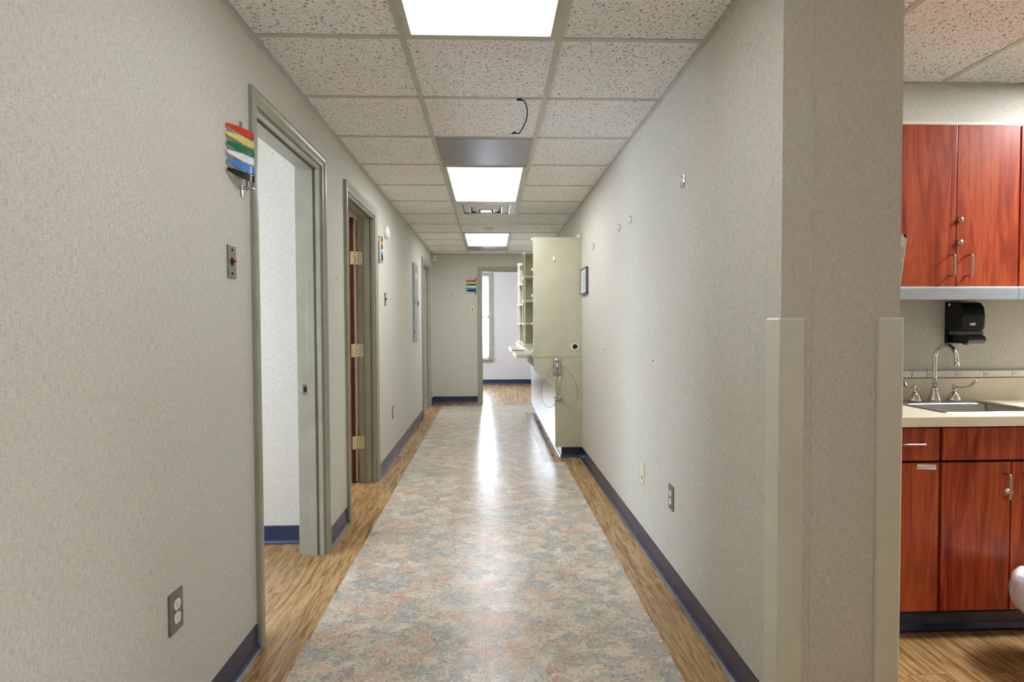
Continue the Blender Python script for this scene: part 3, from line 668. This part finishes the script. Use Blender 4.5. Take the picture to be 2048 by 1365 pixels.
# signal flags: pivot point p, direction of the flags along the wall d, outward o
def flag_set(p, d, o_, tipoff, length, label, zc):
    d, o_ = Vector(d), Vector(o_); p = Vector(p)
    t = thing('signal_flags', (p.x, p.y, zc-0.11), label, 'signal flags', 'door signal flag sets')
    m = MB()
    for h in (0.0, 0.022):
        q = p + o_*h
        m.cyl((q.x, q.y, zc-0.115), (q.x, q.y, zc+0.105), 0.0035 if h else 0.0035, seg=10)
    q = p + o_*0.012
    hx, hy = abs(d.x)*0.010+abs(o_.x)*0.013, abs(d.y)*0.010+abs(o_.y)*0.013
    for zz in (zc-0.108, zc+0.098): m.box(q.x-hx, q.x+hx, q.y-hy, q.y+hy, zz-0.003, zz+0.003, 0.001)
    wp = p - o_*tipoff
    for zz, sg in ((zc+0.11, 1), (zc-0.118, -1)):
        q = wp + o_*0.002; hx, hy = abs(d.x)*0.009+abs(o_.x)*0.002, abs(d.y)*0.009+abs(o_.y)*0.002
        m.box(q.x-hx, q.x+hx, q.y-hy, q.y+hy, zz-0.022, zz+0.022, 0.0015)
        r = (wp+p)/2; hx, hy = abs(d.x)*0.004+abs(o_.x)*tipoff/2, abs(d.y)*0.004+abs(o_.y)*tipoff/2
        m.box(r.x-hx, r.x+hx, r.y-hy, r.y+hy, zz-0.006-sg*0.012, zz+0.006-sg*0.012, 0.001)
    m.build('bracket', M['clearplastic'], t)
    for i, cn in enumerate(('red', 'yellow', 'green', 'flagwhite', 'blue', 'flagblack')):
        z = zc+0.078-0.0305*i; k = MB(); n = 12; th_ = 0.0015
        vs = []
        for j in range(n+1):
            u = j/n; c_ = p + o_*(0.022 - u*u*(0.020+tipoff*0.75)) + d*(0.006+u*length)
            top = z+0.0125-0.003*u; bot = z-0.0125+0.012*u**2.5 - 0.003*math.sin(PI*u)
            for s1, zz in ((1, top), (1, bot), (-1, bot), (-1, top)):
                w_ = c_ + o_*th_*s1; vs.append((w_.x, w_.y, zz))
        fs = [[0, 1, 2, 3], [4*n, 4*n+1, 4*n+2, 4*n+3]]
        for j in range(n):
            for e in range(4): fs.append([4*j+e, 4*j+(e+1) % 4, 4*j+4+(e+1) % 4, 4*j+4+e])
        k._add(vs, fs, 0, False)
        q = p+o_*0.022; k.cyl((q.x, q.y, z-0.0115), (q.x, q.y, z+0.0115), 0.0062, seg=12)
        fo = k.build('flag', M[cn], t); fo['label'] = ('white' if cn == 'flagwhite' else 'black' if cn == 'flagblack' else cn) + ' flag'
flag_set((XL+0.020, 2.197, 0), (0, -1, 0), (1, 0, 0), 0.020, 0.122, 'coloured door signal flags on the near side of the first doorway', 1.853)
flag_set((XL+0.020, 4.785, 0), (0, 1, 0), (1, 0, 0), 0.020, 0.135, 'distant coloured signal flags on left wall just beyond the second doorway', 1.853)
flag_set((-0.214, YE-0.014, 0), (-1, 0, 0), (0, -1, 0), 0.014, 0.150, 'coloured signal flags on the end wall beside the far doorway', 1.853)

# ------------------------------------------------------------------ corner guards on the thick wall
def corner_guard(xc, sx, label):
    H = 1.262; o_ = 0.009
    a = 0.068; bq = 0.078
    # L outline in plan, with a rounded nose; legs along x (front face) and y (side face)
    def Q(u, v): return (xc - sx*u, PY + v)     # u along the front face inwards, v back along the side; outside is negative
    out = [(a, 0.0), (a, -o_+0.004), (a-0.004, -o_), (-o_+0.006, -o_), (-o_+0.0018, -o_+0.0018), (-o_, -o_+0.006), (-o_, bq-0.004), (-o_+0.004, bq), (0.0, bq), (0.0, 0.0)]
    m = MB(); m.prism([Q(*p) for p in out], 'z', 0.0, H-0.006)
    cap = [(max(min(u, a-0.003), -o_+0.003), max(v, -o_+0.003)) for u, v in out]; cap = [(u, min(v, bq-0.003)) for u, v in cap]
    lo = [Q(*p) for p in out]; hi = [Q(*p) for p in cap]; n = len(out)
    m._add([(p[0], p[1], H-0.006) for p in lo] + [(p[0], p[1], H) for p in hi], [[i, (i+1) % n, n+(i+1) % n, n+i] for i in range(n)])
    q = [m.bm.verts.new((p[0], p[1], H)) for p in hi]; f = m.bm.faces.new(q); f.normal_update(); bmesh.ops.triangulate(m.bm, faces=[f], ngon_method='EAR_CLIP')
    tag(m.build('corner_guard', M['guard'], origin=(xc, PY, 0)), label, 'corner guard', 'vinyl corner guards')
corner_guard(XR, -1, 'beige vinyl corner guard on the hallway corner of the thick wall')
corner_guard(XP, 1, 'beige vinyl corner guard on the sink side corner of the thick wall')

# wall pocket on the alcove side of the thick wall
t = thing('wall_pocket', (XP, 1.86, 1.27), 'white plastic wall pocket peeking past the thick wall edge near the sink', 'wall file holder')
m = MB(); ya, yb = 1.735, 1.985
def slab(mb, off0, off1):   # leaning front: wide at the top
    mb.prism([(XP+0.012+off0, 1.275), (XP+0.012+off1, 1.275), (XP+0.040+off1, 1.50), (XP+0.036+off1, 1.512), (XP+0.030+off0, 1.512), (XP+0.040+off0, 1.498)], 'y', ya, yb)
slab(m, 0.0, 0.004); m.build('front_panel', M['white'], t)
m = MB(); m.box(XP+0.0005, XP+0.004, ya, yb, 1.27, 1.50, 0.001); m.build('back_panel', M['white'], t)
for yy in (ya+0.002, yb-0.002):
    for z0_, z1_ in ((1.475, 1.512), (1.43, 1.44), (1.385, 1.40), (1.33, 1.345), (1.272, 1.30)):
        m = MB()
        k0, k1 = (z0_-1.275)/0.225, (z1_-1.275)/0.225
        m.prism([(XP+0.003, z0_), (XP+0.013+0.028*k0, z0_), (XP+0.013+0.028*k1, z1_), (XP+0.003, z1_)], 'y', yy-0.002, yy+0.002)
        m.build('side_rib', M['white'], t)

# ------------------------------------------------------------------ almond chart station on the right
YC, YCE = 5.444, 8.62
rack = thing('chart_rack', (0.62, (YC+YCE)/2, 0.985), 'almond open chart shelf rack with rounded white shelf edges above the counter', 'shelf unit')
m = MB(); m.box(0.405, XR-0.001, YC, YC+0.022, 0.985, 2.046, 0.001); m.build('end_panel', M['almond'], rack)
def rack_shelf(poly, n_edge, z):
    # poly starts with the visible free edge points; the edge band follows the first n_edge points
    m = MB(); m.prism(poly, 'z', z-0.010, z+0.010, 0)
    e = poly[:n_edge]; cx_, cy_ = 0.70, sum(p[1] for p in poly)/len(poly)
    ins = [(p[0]+0.002*(1 if p[0] < cx_ else -1), p[1]+0.002*(1 if p[1] < cy_ else -1)) for p in e]
    out = [(p[0]-(0.0028 if p[0] < 0.5 else 0), p[1]-(0.0028 if p[1] < cy_ else -0.0028)) for p in e]
    m.prism(out + ins[::-1], 'z', z-0.0108, z+0.0108, 1)
    m.build('shelf', [M['almond'], M['almondedge']], rack)
for z in (2.033, 1.754, 1.511, 1.250, 0.997):      # short shelves behind the end panel
    y0_ = YC+0.0225
    rack_shelf([(0.402, y0_+0.002), (0.396, y0_+0.012), (0.396, y0_+0.045), (0.415, y0_+0.07), (XR-0.016, y0_+0.07), (XR-0.016, y0_)], 4, z)
for ya, yb in ((6.978, 7.27), (8.30, 8.58)):        # deep bays that open towards the near end
    m = MB(); m.box(0.4105, XR-0.0015, yb, yb+0.02, 0.986, 2.094, 0.001); m.build('divider', M['almond'], rack)
    m = MB(); m.box(0.4105, 0.426, ya, ya+0.03, 0.986, 2.094); m.box(0.4095, 0.427, ya-0.003, ya, 0.986, 2.094, mi=1); m.build('front_post', [M['almond'], M['almondedge']], rack)
    for z in (2.084, 1.803, 1.518, 1.250, 0.9965):
        y0_ = ya-0.012
        rack_shelf([(0.4085, y0_+0.05), (0.402, y0_+0.042), (0.402, y0_+0.028), (0.430, y0_-0.028), (0.442, y0_-0.034), (XR-0.016, y0_-0.034), (XR-0.016, yb-0.001), (0.4085, yb-0.001)], 6, z)
m = MB(); m.box(XR-0.014, XR-0.0015, YC+0.022, YCE-0.03, 0.986, 2.09); m.build('back_panel', M['almond'], rack)
top = thing('worktop', (0.62, (YC+YCE)/2, 0.931), 'almond laminate counter with two pull-out writing boards under chart rack', 'worktop')
m = MB(); m.box(0.383, XR-0.001, YC-0.004, YCE, 0.945, 0.9845, 0.002); m.box(0.388, XR-0.001, YC-0.002, YC+0.02, 0.9315, 0.945); m.build('counter_slab', [M['almond']], top)
for ya, yb in ((5.80, 6.62), (6.93, 8.05)):
    m = MB(); m.box(0.262, 0.60, ya, yb, 0.9085, 0.9445, 0.002, 0); m.box(0.2595, 0.2625, ya, yb, 0.9085, 0.9445, 0.0008, 1); m.build('pullout_board', [M['almond'], M['almondedge']], top)
base = thing('base_cabinet', (0.72, (YC+YCE)/2, 0), 'almond base cabinet with sloped end panel and white beadboard front', 'cabinet')
poly = [(0.405, 0.931), (0.410, 0.818), (0.605, 0.649), (0.607, 0.097), (XR-0.001, 0.097), (XR-0.001, 0.931)]
m = MB(); m.prism(poly, 'y', YC, YC+0.022); m.build('end_panel', M['almond'], base)
for yy in (6.77, YCE-0.025):
    m = MB(); m.prism([(0.43, 0.905), (0.435, 0.818), (0.6045, 0.66), (0.6045, 0.905)], 'y', yy, yy+0.022); m.build('bracket', M['bead'], base)
m = MB(); prof = [(0.622, YC+0.0225)]; y = YC+0.0225
while y < YCE-0.05:
    prof += [(0.607, y+0.002), (0.607, y+0.046), (0.611, y+0.049)]; y += 0.05
prof += [(0.607, YCE), (0.622, YCE)]
m.prism(prof, 'z', 0.098, 0.908); m.build('beadboard_front', M['bead'], base)
m = MB(); m.box(0.622, XR-0.002, YC+0.024, YCE, 0.10, 0.906); m.build('carcass', M['almond'], base)
m = MB(); cove(m, 0.668, -1, 'y', YC+0.012, YCE); cove(m, YC+0.012, -1, 'x', 0.668, XR-0.002); m.box(0.668, XR-0.002, YC+0.012, YCE, 0, 0.0965); m.build('toe_kick', M['navy'], base)
m = MB(); m.lathe([(0.021, 0), (0.034, 0), (0.034, 0.003), (0.027, 0.005), (0.024, 0.003), (0.023, -0.02)], (0.792, YC, 1.034), '-y', 32); m.lathe([(0, 0.0012), (0.0235, 0.0012)], (0.792, YC, 1.034), '-y', 32, 1)
g_ = m.build('grommet', [M['white'], M['black']], rack); g_['label'] = 'white ringed black cable hole'
t = thing('adhesive_hook', (0.598, YC, 1.82), 'small white adhesive hook on the almond rack end panel', 'wall hook')
m = MB(); m.box(0.589, 0.607, YC-0.004, YC-0.0002, 1.825, 1.872, 0.0015); m.build('back_plate', M['white'], t)
m = MB(); m.tube([(0.598, YC-0.004, 1.838), (0.598, YC-0.012, 1.828), (0.598, YC-0.02, 1.832), (0.598, YC-0.021, 1.845)], 0.0035, 8); m.build('hook_prong', M['white'], t)
# chrome wire holder
t = thing('wire_bag_holder', (0.625, YC-0.01, 0.56), 'chrome clamp with two looped wires on the cabinet end panel', 'wire holder')
yw = YC-0.006
m = MB(); m.box(0.587, 0.652, yw-0.0, YC-0.0005, 0.765, 0.925, 0.002); m.build('mounting_plate', M['steel'], t)
m = MB(); m.box(0.590, 0.600, yw-0.03, yw, 0.79, 0.925, 0.002); m.box(0.640, 0.650, yw-0.03, yw, 0.79, 0.925, 0.002); m.cyl((0.588, yw-0.02, 0.912), (0.652, yw-0.02, 0.912), 0.012); m.box(0.603, 0.637, yw-0.02, yw-0.004, 0.845, 0.89, 0.003); m.build('clamp', M['chrome'], t)
for xa, xb in ((0.603, 0.625), (0.652, 0.645)):
    m = MB(); m.tube([(xa, yw-0.008, 0.77), (xb, yw-0.008, 0.585)], 0.0032, 8); m.build('rod', M['nickel'], t)
m = MB(); m.lathe([(0, 0), (0.034, 0.0), (0.036, 0.012), (0.026, 0.02), (0.012, 0.022), (0, 0.022)], (0.632, yw-0.001, 0.572), '-y', 28)
for v in m.bm.verts:
    if v.co.z > 0.584: v.co.z = 0.584
m.build('lower_clip', M['chrome'], t)
for pts in ([(0.59, 0.86), (0.54, 0.80), (0.495, 0.70), (0.478, 0.60), (0.490, 0.53), (0.520, 0.485), (0.560, 0.474), (0.598, 0.50), (0.615, 0.555)], [(0.652, 0.86), (0.715, 0.82), (0.775, 0.745), (0.812, 0.65), (0.812, 0.58), (0.785, 0.52), (0.74, 0.495), (0.70, 0.505), (0.65, 0.555)]):
    m = MB(); m.tube(smooth([(x, yw-0.006, z) for x, z in pts], 6), 0.0019, 8); m.build('wire_loop', M['nickel'], t)

# ------------------------------------------------------------------ sink alcove: base cabinets
YF = 2.21                       # face of doors
ZC0, ZC1 = 0.845, 0.882
def pull(mb, p0, p1, out, r=0.0042):
    """bow handle between p0 and p1 standing out along -y"""
    p0, p1 = Vector(p0), Vector(p1); o = Vector((0, -out, 0)); d = (p1-p0).normalized()
    mb.tube(smooth([p0, p0+o*0.75, p0+o+d*0.008, p1+o-d*0.008, p1+o*0.75, p1], 5), r, 10)
def base_cab(name, x0, x1, label, build_front):
    t = thing(name, ((x0+x1)/2, 2.45, 0), label, 'cabinet')
    m = MB(); yb = YA-0.002; zt = ZC0-0.001
    m.box(x0, x0+0.016, YF+0.02, yb, 0.10, zt); m.box(x1-0.016, x1, YF+0.02, yb, 0.10, zt); m.box(x0+0.016, x1-0.016, YF+0.02, yb, 0.10, 0.116); m.box(x0+0.016, x1-0.016, yb-0.008, yb, 0.116, zt)
    m.box(x0+0.016, x1-0.016, YF+0.0205, YF+0.03, 0.69, 0.715)
    m.build('carcass', M['dark'], t)
    k = MB(); k.box(x0, x1, 2.29, 2.31, 0.0, 0.0995); cove(k, 2.29, -1, 'x', x0, x1); k.build('toe_kick', M['navy'], t)
    build_front(t); return t
def front(t, name, x0, x1, z0, z1):
    m = MB(); m.box(x0, x1, YF, YF+0.019, z0, z1, 0.0012); return m.build(name, M['cherry'], t)
def fr1(t):
    d = front(t, 'drawer', 1.225, 1.742, 0.710, 0.836)
    m = MB(); pull(m, (1.58, YF, 0.779), (1.666, YF, 0.779), 0.03); m.build('handle', M['nickel'], d)
    d = front(t, 'door', 1.225, 1.742, 0.117, 0.700)
    m = MB(); pull(m, (1.262, YF, 0.56), (1.262, YF, 0.65), 0.03); m.build('handle', M['nickel'], d)
    m = MB(); m.prism([(1.652, 0.678), (1.730, 0.674), (1.730, 0.693), (1.656, 0.697)], 'y', YF-0.0012, YF-0.0002); lb = m.build('label_strip', M['white'], d); lb['label'] = 'white printed label strip'
    cu = bpy.data.curves.new('label_text', 'FONT'); cu.body = 'MED & VIAL STORAGE'; cu.size = 0.0082; cu.align_x = 'CENTER'; cu.align_y = 'CENTER'
    to = bpy.data.objects.new('label_text', cu); COL.objects.link(to); bpy.context.view_layer.update()
    me = bpy.data.meshes.new_from_object(to); bpy.data.objects.remove(to)
    me.transform(Matrix.Rotation(-0.05, 4, 'Y') @ Matrix.Rotation(PI/2, 4, 'X')); me.transform(Matrix.Translation(Vector((1.692, YF-0.0016, 0.6855)) - OFF[d]))
    me.materials.clear(); me.materials.append(M['ink'])
    tx = bpy.data.objects.new('label_lettering', me); COL.objects.link(tx); tx.parent = d
def fr2(t):
    front(t, 'drawer_front', 1.756, 2.46, 0.710, 0.836)
    d = front(t, 'door', 1.756, 2.029, 0.117, 0.700)
    m = MB(); pull(m, (2.003, YF, 0.562), (2.003, YF, 0.655), 0.03); m.build('handle', M['nickel'], d)
    m = MB(); m.lathe([(0, 0.018), (0.006, 0.018), (0.0095, 0.014), (0.011, 0.0), (0.013, 0.0)], (2.019, YF-0.0002, 0.583), '-y', 20); m.build('lock', M['nickel'], d)
    d = front(t, 'door', 2.036, 2.46, 0.117, 0.700)
    m = MB(); pull(m, (2.075, YF, 0.562), (2.075, YF, 0.655), 0.03); m.build('handle', M['nickel'], d)
base_cab('drawer_cabinet', XP+0.004, 1.749, 'cherry cabinet with one drawer above a door with printed white label', fr1)
base_cab('sink_base_cabinet', 1.750, 2.466, 'cherry double door cabinet under the steel sink', fr2)
def fr3(t):
    for z0_, z1_ in ((0.710, 0.836), (0.520, 0.703), (0.320, 0.513), (0.117, 0.313)):
        d = front(t, 'drawer', 2.474, 3.19, z0_, z1_)
        m = MB(); pull(m, (2.785, YF, (z0_+z1_)/2+0.01), (2.88, YF, (z0_+z1_)/2+0.01), 0.03); m.build('handle', M['nickel'], d)
base_cab('drawer_cabinet', 2.467, 3.197, 'cherry four drawer cabinet right of the sink cabinet, beyond the photo edge', fr3)
# worktop with a real cut-out for the sink
SX0, SX1, SY0, SY1 = 1.818, 2.262, 2.285, 2.672      # sink rim
wt = thing('sink_worktop', (1.9, 2.45, ZC0), 'cream laminate counter with backsplash around the steel sink', 'worktop')
m = MB(); cx0, cx1 = XP+0.002, 3.2; hx0, hx1, hy0, hy1 = SX0+0.012, SX1-0.012, SY0+0.012, SY1-0.012
m.box(cx0, hx0, 2.188, YA-0.002, ZC0, ZC1, 0.0); m.box(hx1, cx1, 2.188, YA-0.002, ZC0, ZC1); m.box(hx0, hx1, 2.188, hy0, ZC0, ZC1); m.box(hx0, hx1, hy1, YA-0.002, ZC0, ZC1)
m.build('counter_slab', M['counter'], wt)
m = MB(); m.box(cx0, cx1, YA-0.02, YA-0.0025, ZC1+0.0002, 0.984, 0.002); m.build('backsplash', M['counter'], wt)
# sink
t = thing('sink', ((SX0+SX1)/2, (SY0+SY1)/2, ZC1), 'stainless steel drop-in sink set in the cream counter', 'sink')
def rrect(x0, x1, y0, y1, r, z, n=6):
    out = []
    for cx_, cy_, a0 in ((x1-r, y1-r, 0), (x0+r, y1-r, PI/2), (x0+r, y0+r, PI), (x1-r, y0+r, 1.5*PI)):
        for k in range(n+1):
            a = a0+PI/2*k/n; out.append((cx_+r*math.cos(a), cy_+r*math.sin(a), z))
    return out
m = MB(); bx0, bx1, by0, by1 = SX0+0.028, SX1-0.028, SY0+0.028, SY1-0.088
rings = [rrect(SX0, SX1, SY0, SY1, 0.012, ZC1+0.0008), rrect(SX0+0.002, SX1-0.002, SY0+0.002, SY1-0.002, 0.012, ZC1+0.004), rrect(SX0+0.014, SX1-0.014, SY0+0.014, SY1-0.010, 0.014, ZC1+0.004),
         rrect(bx0, bx1, by0, by1, 0.045, ZC1+0.0025), rrect(bx0+0.006, bx1-0.006, by0+0.006, by1-0.006, 0.045, ZC1-0.008), rrect(bx0+0.012, bx1-0.012, by0+0.012, by1-0.012, 0.05, ZC1-0.130), rrect(bx0+0.05, bx1-0.05, by0+0.05, by1-0.05, 0.05, ZC1-0.150)]
n = len(rings[0]); fs = []
for r in range(len(rings)-1):
    for k in range(n): fs.append([r*n+k, r*n+(k+1) % n, (r+1)*n+(k+1) % n, (r+1)*n+k])
m._add([p for r in rings for p in r], fs, 0, True); m._add(rings[-1], [list(range(n))])
m.build('basin', M['steel'], t)
m = MB(); m.lathe([(0, 0.003), (0.02, 0.003), (0.034, 0.006), (0.038, 0.001)], ((bx0+bx1)/2, (by0+by1)/2, ZC1-0.150), 'z', 24); m.build('drain', M['chrome'], t)
# faucet
FX, FY, FZ = 2.043, 2.628, ZC1+0.0045
t = thing('faucet', (FX, FY, FZ), 'chrome gooseneck faucet with wrist blade handles behind the sink', 'faucet')
m = MB(); bell = [(0.0, 0), (0.026, 0), (0.026, 0.004), (0.023, 0.016), (0.017, 0.034), (0.013, 0.044), (0.0145, 0.046), (0.0145, 0.058), (0.011, 0.062), (0.008, 0.064)]
m.lathe(bell, (FX, FY, FZ), 'z', 28); m.build('base_bell', M['chrome'], t)
R_ = 0.063; arc = [(FX, FY, FZ+0.05), (FX, FY, FZ+0.12), (FX, FY, FZ+0.195)] + [(FX, FY-R_+R_*math.cos(a), FZ+0.195+R_*math.sin(a)) for a in [PI*k/14 for k in range(1, 14)]] + [(FX, FY-2*R_, FZ+0.195), (FX, FY-2*R_-0.002, FZ+0.178)]
m = MB(); m.tube(arc, 0.0088, 16); m.build('spout', M['chrome'], t)
m = MB(); m.cyl((FX, FY-2*R_-0.002, FZ+0.184), (FX, FY-2*R_-0.0025, FZ+0.168), 0.0105, seg=18); m.build('aerator', M['chrome'], t)
for hx, sg in ((2.136, 1), (1.950, -1)):
    m = MB(); m.lathe([(0.0, 0), (0.027, 0), (0.027, 0.003), (0.024, 0.014), (0.017, 0.030), (0.009, 0.041), (0.006, 0.044), (0.006, 0.054), (0.009, 0.056), (0.009, 0.070), (0.005, 0.073), (0, 0.073)], (hx, FY, FZ), 'z', 28)
    hb = m.build('valve_bell', M['chrome'], t)
    m = MB(); z = FZ+0.064; dx, dy = (0.30, -0.95) if sg > 0 else (-0.85, -0.3)
    P = [(0.006, 0), (0.035, 0.0), (0.055, 0.003), (0.072, 0.012), (0.084, 0.026), (0.098, 0.036)]; wd = [0.004, 0.0045, 0.006, 0.009, 0.012, 0.011]
    vs = []
    for (u, v), w_ in zip(P, wd):
        c_ = Vector((hx+dx*u, FY+dy*u, z+v)); sd = Vector((-dy, dx, 0))
        for a_, b2 in ((-1, -1), (1, -1), (1, 1), (-1, 1)): vs.append(c_ + sd*w_*a_ + Vector((0, 0, 0.0028*b2)))
    fs = [[0, 1, 2, 3], [20, 21, 22, 23]]
    for j in range(5):
        for e in range(4): fs.append([4*j+e, 4*j+(e+1) % 4, 4*j+4+(e+1) % 4, 4*j+4+e])
    m._add(vs, fs, 0, True); m.build('blade_handle', M['chrome'], hb)
# plug strip
t = thing('outlet_strip', (2.2, YA, 0.99), 'long white outlet strip along the wall above the backsplash', 'power strip')
m = MB(); m.box(XP+0.002, 3.2, YA-0.024, YA-0.0005, 0.9885, 1.0195, 0.002); m.build('raceway', M['white'], t)
for xx in (1.907, 2.043, 2.180, 2.318, 2.456, 2.594):
    m = MB(); yy = YA-0.0242; m.box(xx-0.001, xx+0.0002, yy-0.0004, yy+0.001, 0.989, 1.019, mi=1); m.box(xx+0.002, xx+0.034, yy-0.0012, yy, 0.991, 1.017, 0.0004)
    m.cyl((xx+0.010, yy-0.0018, 1.004), (xx+0.010, yy, 1.004), 0.0032, seg=10, mi=1)
    for zz in (1.0105, 0.9975): m.box(xx+0.019, xx+0.026, yy-0.0016, yy, zz-0.0008, zz+0.0008, mi=1)
    m.build('socket', [M['white'], M['darkgrey']], t)
m = MB(); m.prism([(1.968, 0.9885), (1.971, 0.9885), (1.974, 1.016), (1.971, 1.016)], 'y', YA-0.0252, YA-0.0241, 0); m.build('cover_joint', M['darkgrey'], t)
# upper cabinets
YU = 2.40
uz0, uz1 = 1.397, 2.066
def upper_cab(x0, xm, x1, label):
    t = thing('wall_cabinet', ((x0+x1)/2, 2.55, uz0), label, 'cabinet')
    m = MB(); m.box(x0, x1, YU+0.02, YA-0.002, uz0+0.004, uz1-0.002); m.build('carcass', M['dark'], t)
    for i, (a, b) in enumerate(((x0+0.003, xm-0.0018), (xm+0.0018, x1-0.004))):
        m = MB(); m.box(a, b, YU, YU+0.019, uz0, uz1, 0.0012); d = m.build('door', M['cherry'], t)
        hx = xm-0.028 if i == 0 else xm+0.046
        m = MB(); pull(m, (hx, YU, 1.441), (hx, YU, 1.525), 0.03); m.build('handle', M['nickel'], d)
        if i == 1:
            for zz in (1.674, 1.580):
                m = MB(); m.lathe([(0, 0.016), (0.0035, 0.016), (0.004, 0.012), (0.009, 0.012), (0.011, 0.009), (0.012, 0)], (xm+0.013, YU-0.0002, zz), '-y', 20); m.build('lock', M['nickel'], d)
    m = MB(); m.box(x0, x1, YU-0.002, YU+0.05, 1.341, 1.389, 0.002); m.box(x0, x1, YU-0.001, YU+0.05, 1.3895, 1.3965, mi=1); m.build('light_rail', [M['panelgrey'], M['offwhite']], t)
    return t
upper_cab(1.678, 1.949, 2.221, 'cherry double door wall cabinet above the sink with two locks')
upper_cab(2.2225, 2.50, 2.78, 'cherry wall cabinet at the right edge of the photo')
upper_cab(XP+0.002, 1.45, 1.6765, 'cherry wall cabinet hidden beside the thick wall')
m = MB(); m.box(1.55, 2.147, YU-0.0, YA-0.01, uz1+0.0005, uz1+0.014, 0.001); tag(m.build('shelf_board', M['almondedge'], origin=(1.85, 2.55, uz1)), 'flat white board lying on top of the cherry wall cabinet', 'board')
# soap dispenser (front faces the camera side)
t = thing('soap_dispenser', (2.185, YA, 1.14), 'glossy black wall dispenser with push lever above the sink', 'soap dispenser')
dx0, dx1, dyf = 2.142, 2.254, 2.588
m = MB(); m.box(dx0, dx1, YA-0.012, YA-0.0005, 1.146, 1.342, 0.004); m.build('back_plate', M['black'], t)
m = MB(); prof = [(YA-0.012, 1.205), (dyf+0.02, 1.205), (dyf+0.006, 1.212), (dyf, 1.235), (dyf-0.002, 1.275), (dyf+0.006, 1.315), (dyf+0.024, 1.335), (dyf+0.05, 1.342), (YA-0.012, 1.342)]
b = bmesh.new(); vs0 = [b.verts.new((dx0, p[0], p[1])) for p in prof]; f = b.faces.new(vs0); r_ = bmesh.ops.extrude_face_region(b, geom=[f]); bmesh.ops.translate(b, verts=[v for v in r_['geom'] if isinstance(v, bmesh.types.BMVert)], vec=(dx1-dx0, 0, 0))
ed = [e for e in b.edges if abs(e.verts[0].co.x-e.verts[1].co.x) < 1e-6 and (e.verts[0].co.y+e.verts[1].co.y)/2 < YA-0.03 and abs(e.verts[0].co.x-dx1) < 1e-5]
bmesh.ops.bevel(b, geom=ed, offset=0.018, segments=5, profile=0.5, affect='EDGES')
ed = [e for e in b.edges if abs(e.verts[0].co.x-dx0) < 1e-5 and abs(e.verts[1].co.x-dx0) < 1e-5 and (e.verts[0].co.y+e.verts[1].co.y)/2 < YA-0.03]
bmesh.ops.bevel(b, geom=ed, offset=0.006, segments=3, profile=0.5, affect='EDGES')
m._merge(b, 0, False); cv = m.build('cover', M['black'], t)
m = MB(); m.box(dx0+0.012, dx1-0.004, dyf+0.016, YA-0.012, 1.188, 1.2055, 0.002, mi=0); m.build('recess', M['darkgrey'], t)
m = MB(); m.prism([(dyf+0.012, 1.148), (dyf-0.004, 1.152), (dyf-0.012, 1.166), (dyf-0.006, 1.182), (dyf+0.008, 1.188), (YA-0.03, 1.188), (YA-0.03, 1.152)], 'x', dx0+0.018, dx1-0.014); m.build('push_lever', M['black'], t)
m = MB(); m.cyl((dx0+0.055, YA-0.06, 1.142), (dx0+0.055, YA-0.06, 1.152), 0.011, 0.015); m.build('nozzle', M['darkgrey'], t)
m = MB(); m.prism([(2.170, 1.232), (2.194, 1.232), (2.198, 1.243), (2.174, 1.243)], 'y', dyf-0.0032, dyf+0.004); m.build('badge', M['white'], t)
m = MB(); m.cyl((dx0-0.002, YA-0.03, 1.328), (dx0+0.004, YA-0.03, 1.328), 0.006); m.build('key_lock', M['offwhite'], t)
# waste bin with liner
bxc, byc = 2.045, 1.98
t = thing('waste_bin', (bxc, byc, 0), 'waste bin with a white plastic liner bulging over its rim', 'waste bin')
m = MB(); m.lathe([(0, 0.0), (0.098, 0), (0.102, 0.005), (0.126, 0.29), (0.121, 0.29), (0.099, 0.01), (0, 0.008)], (bxc, byc, 0.0), 'z', 40); m.build('bin_body', M['blackmatt'], t)
m = MB(); prof = [(0.129, 0.196), (0.146, 0.202), (0.160, 0.224), (0.168, 0.262), (0.164, 0.298), (0.148, 0.324), (0.134, 0.328), (0.120, 0.305), (0.114, 0.24)]
m.lathe(prof, (bxc, byc, 0.0), 'z', 72)
for v in m.bm.verts:
    a = math.atan2(v.co.y-byc, v.co.x-bxc); k = 1+0.014*math.sin(9*a+v.co.z*30)+0.010*math.sin(17*a-v.co.z*50)
    rr = math.hypot(v.co.x-bxc, v.co.y-byc)
    if rr > 0.14: v.co.x = bxc+(v.co.x-bxc)*k; v.co.y = byc+(v.co.y-byc)*k
    v.co.z += 0.006*math.sin(7*a)
m.build('bag_liner', M['bag'], t)
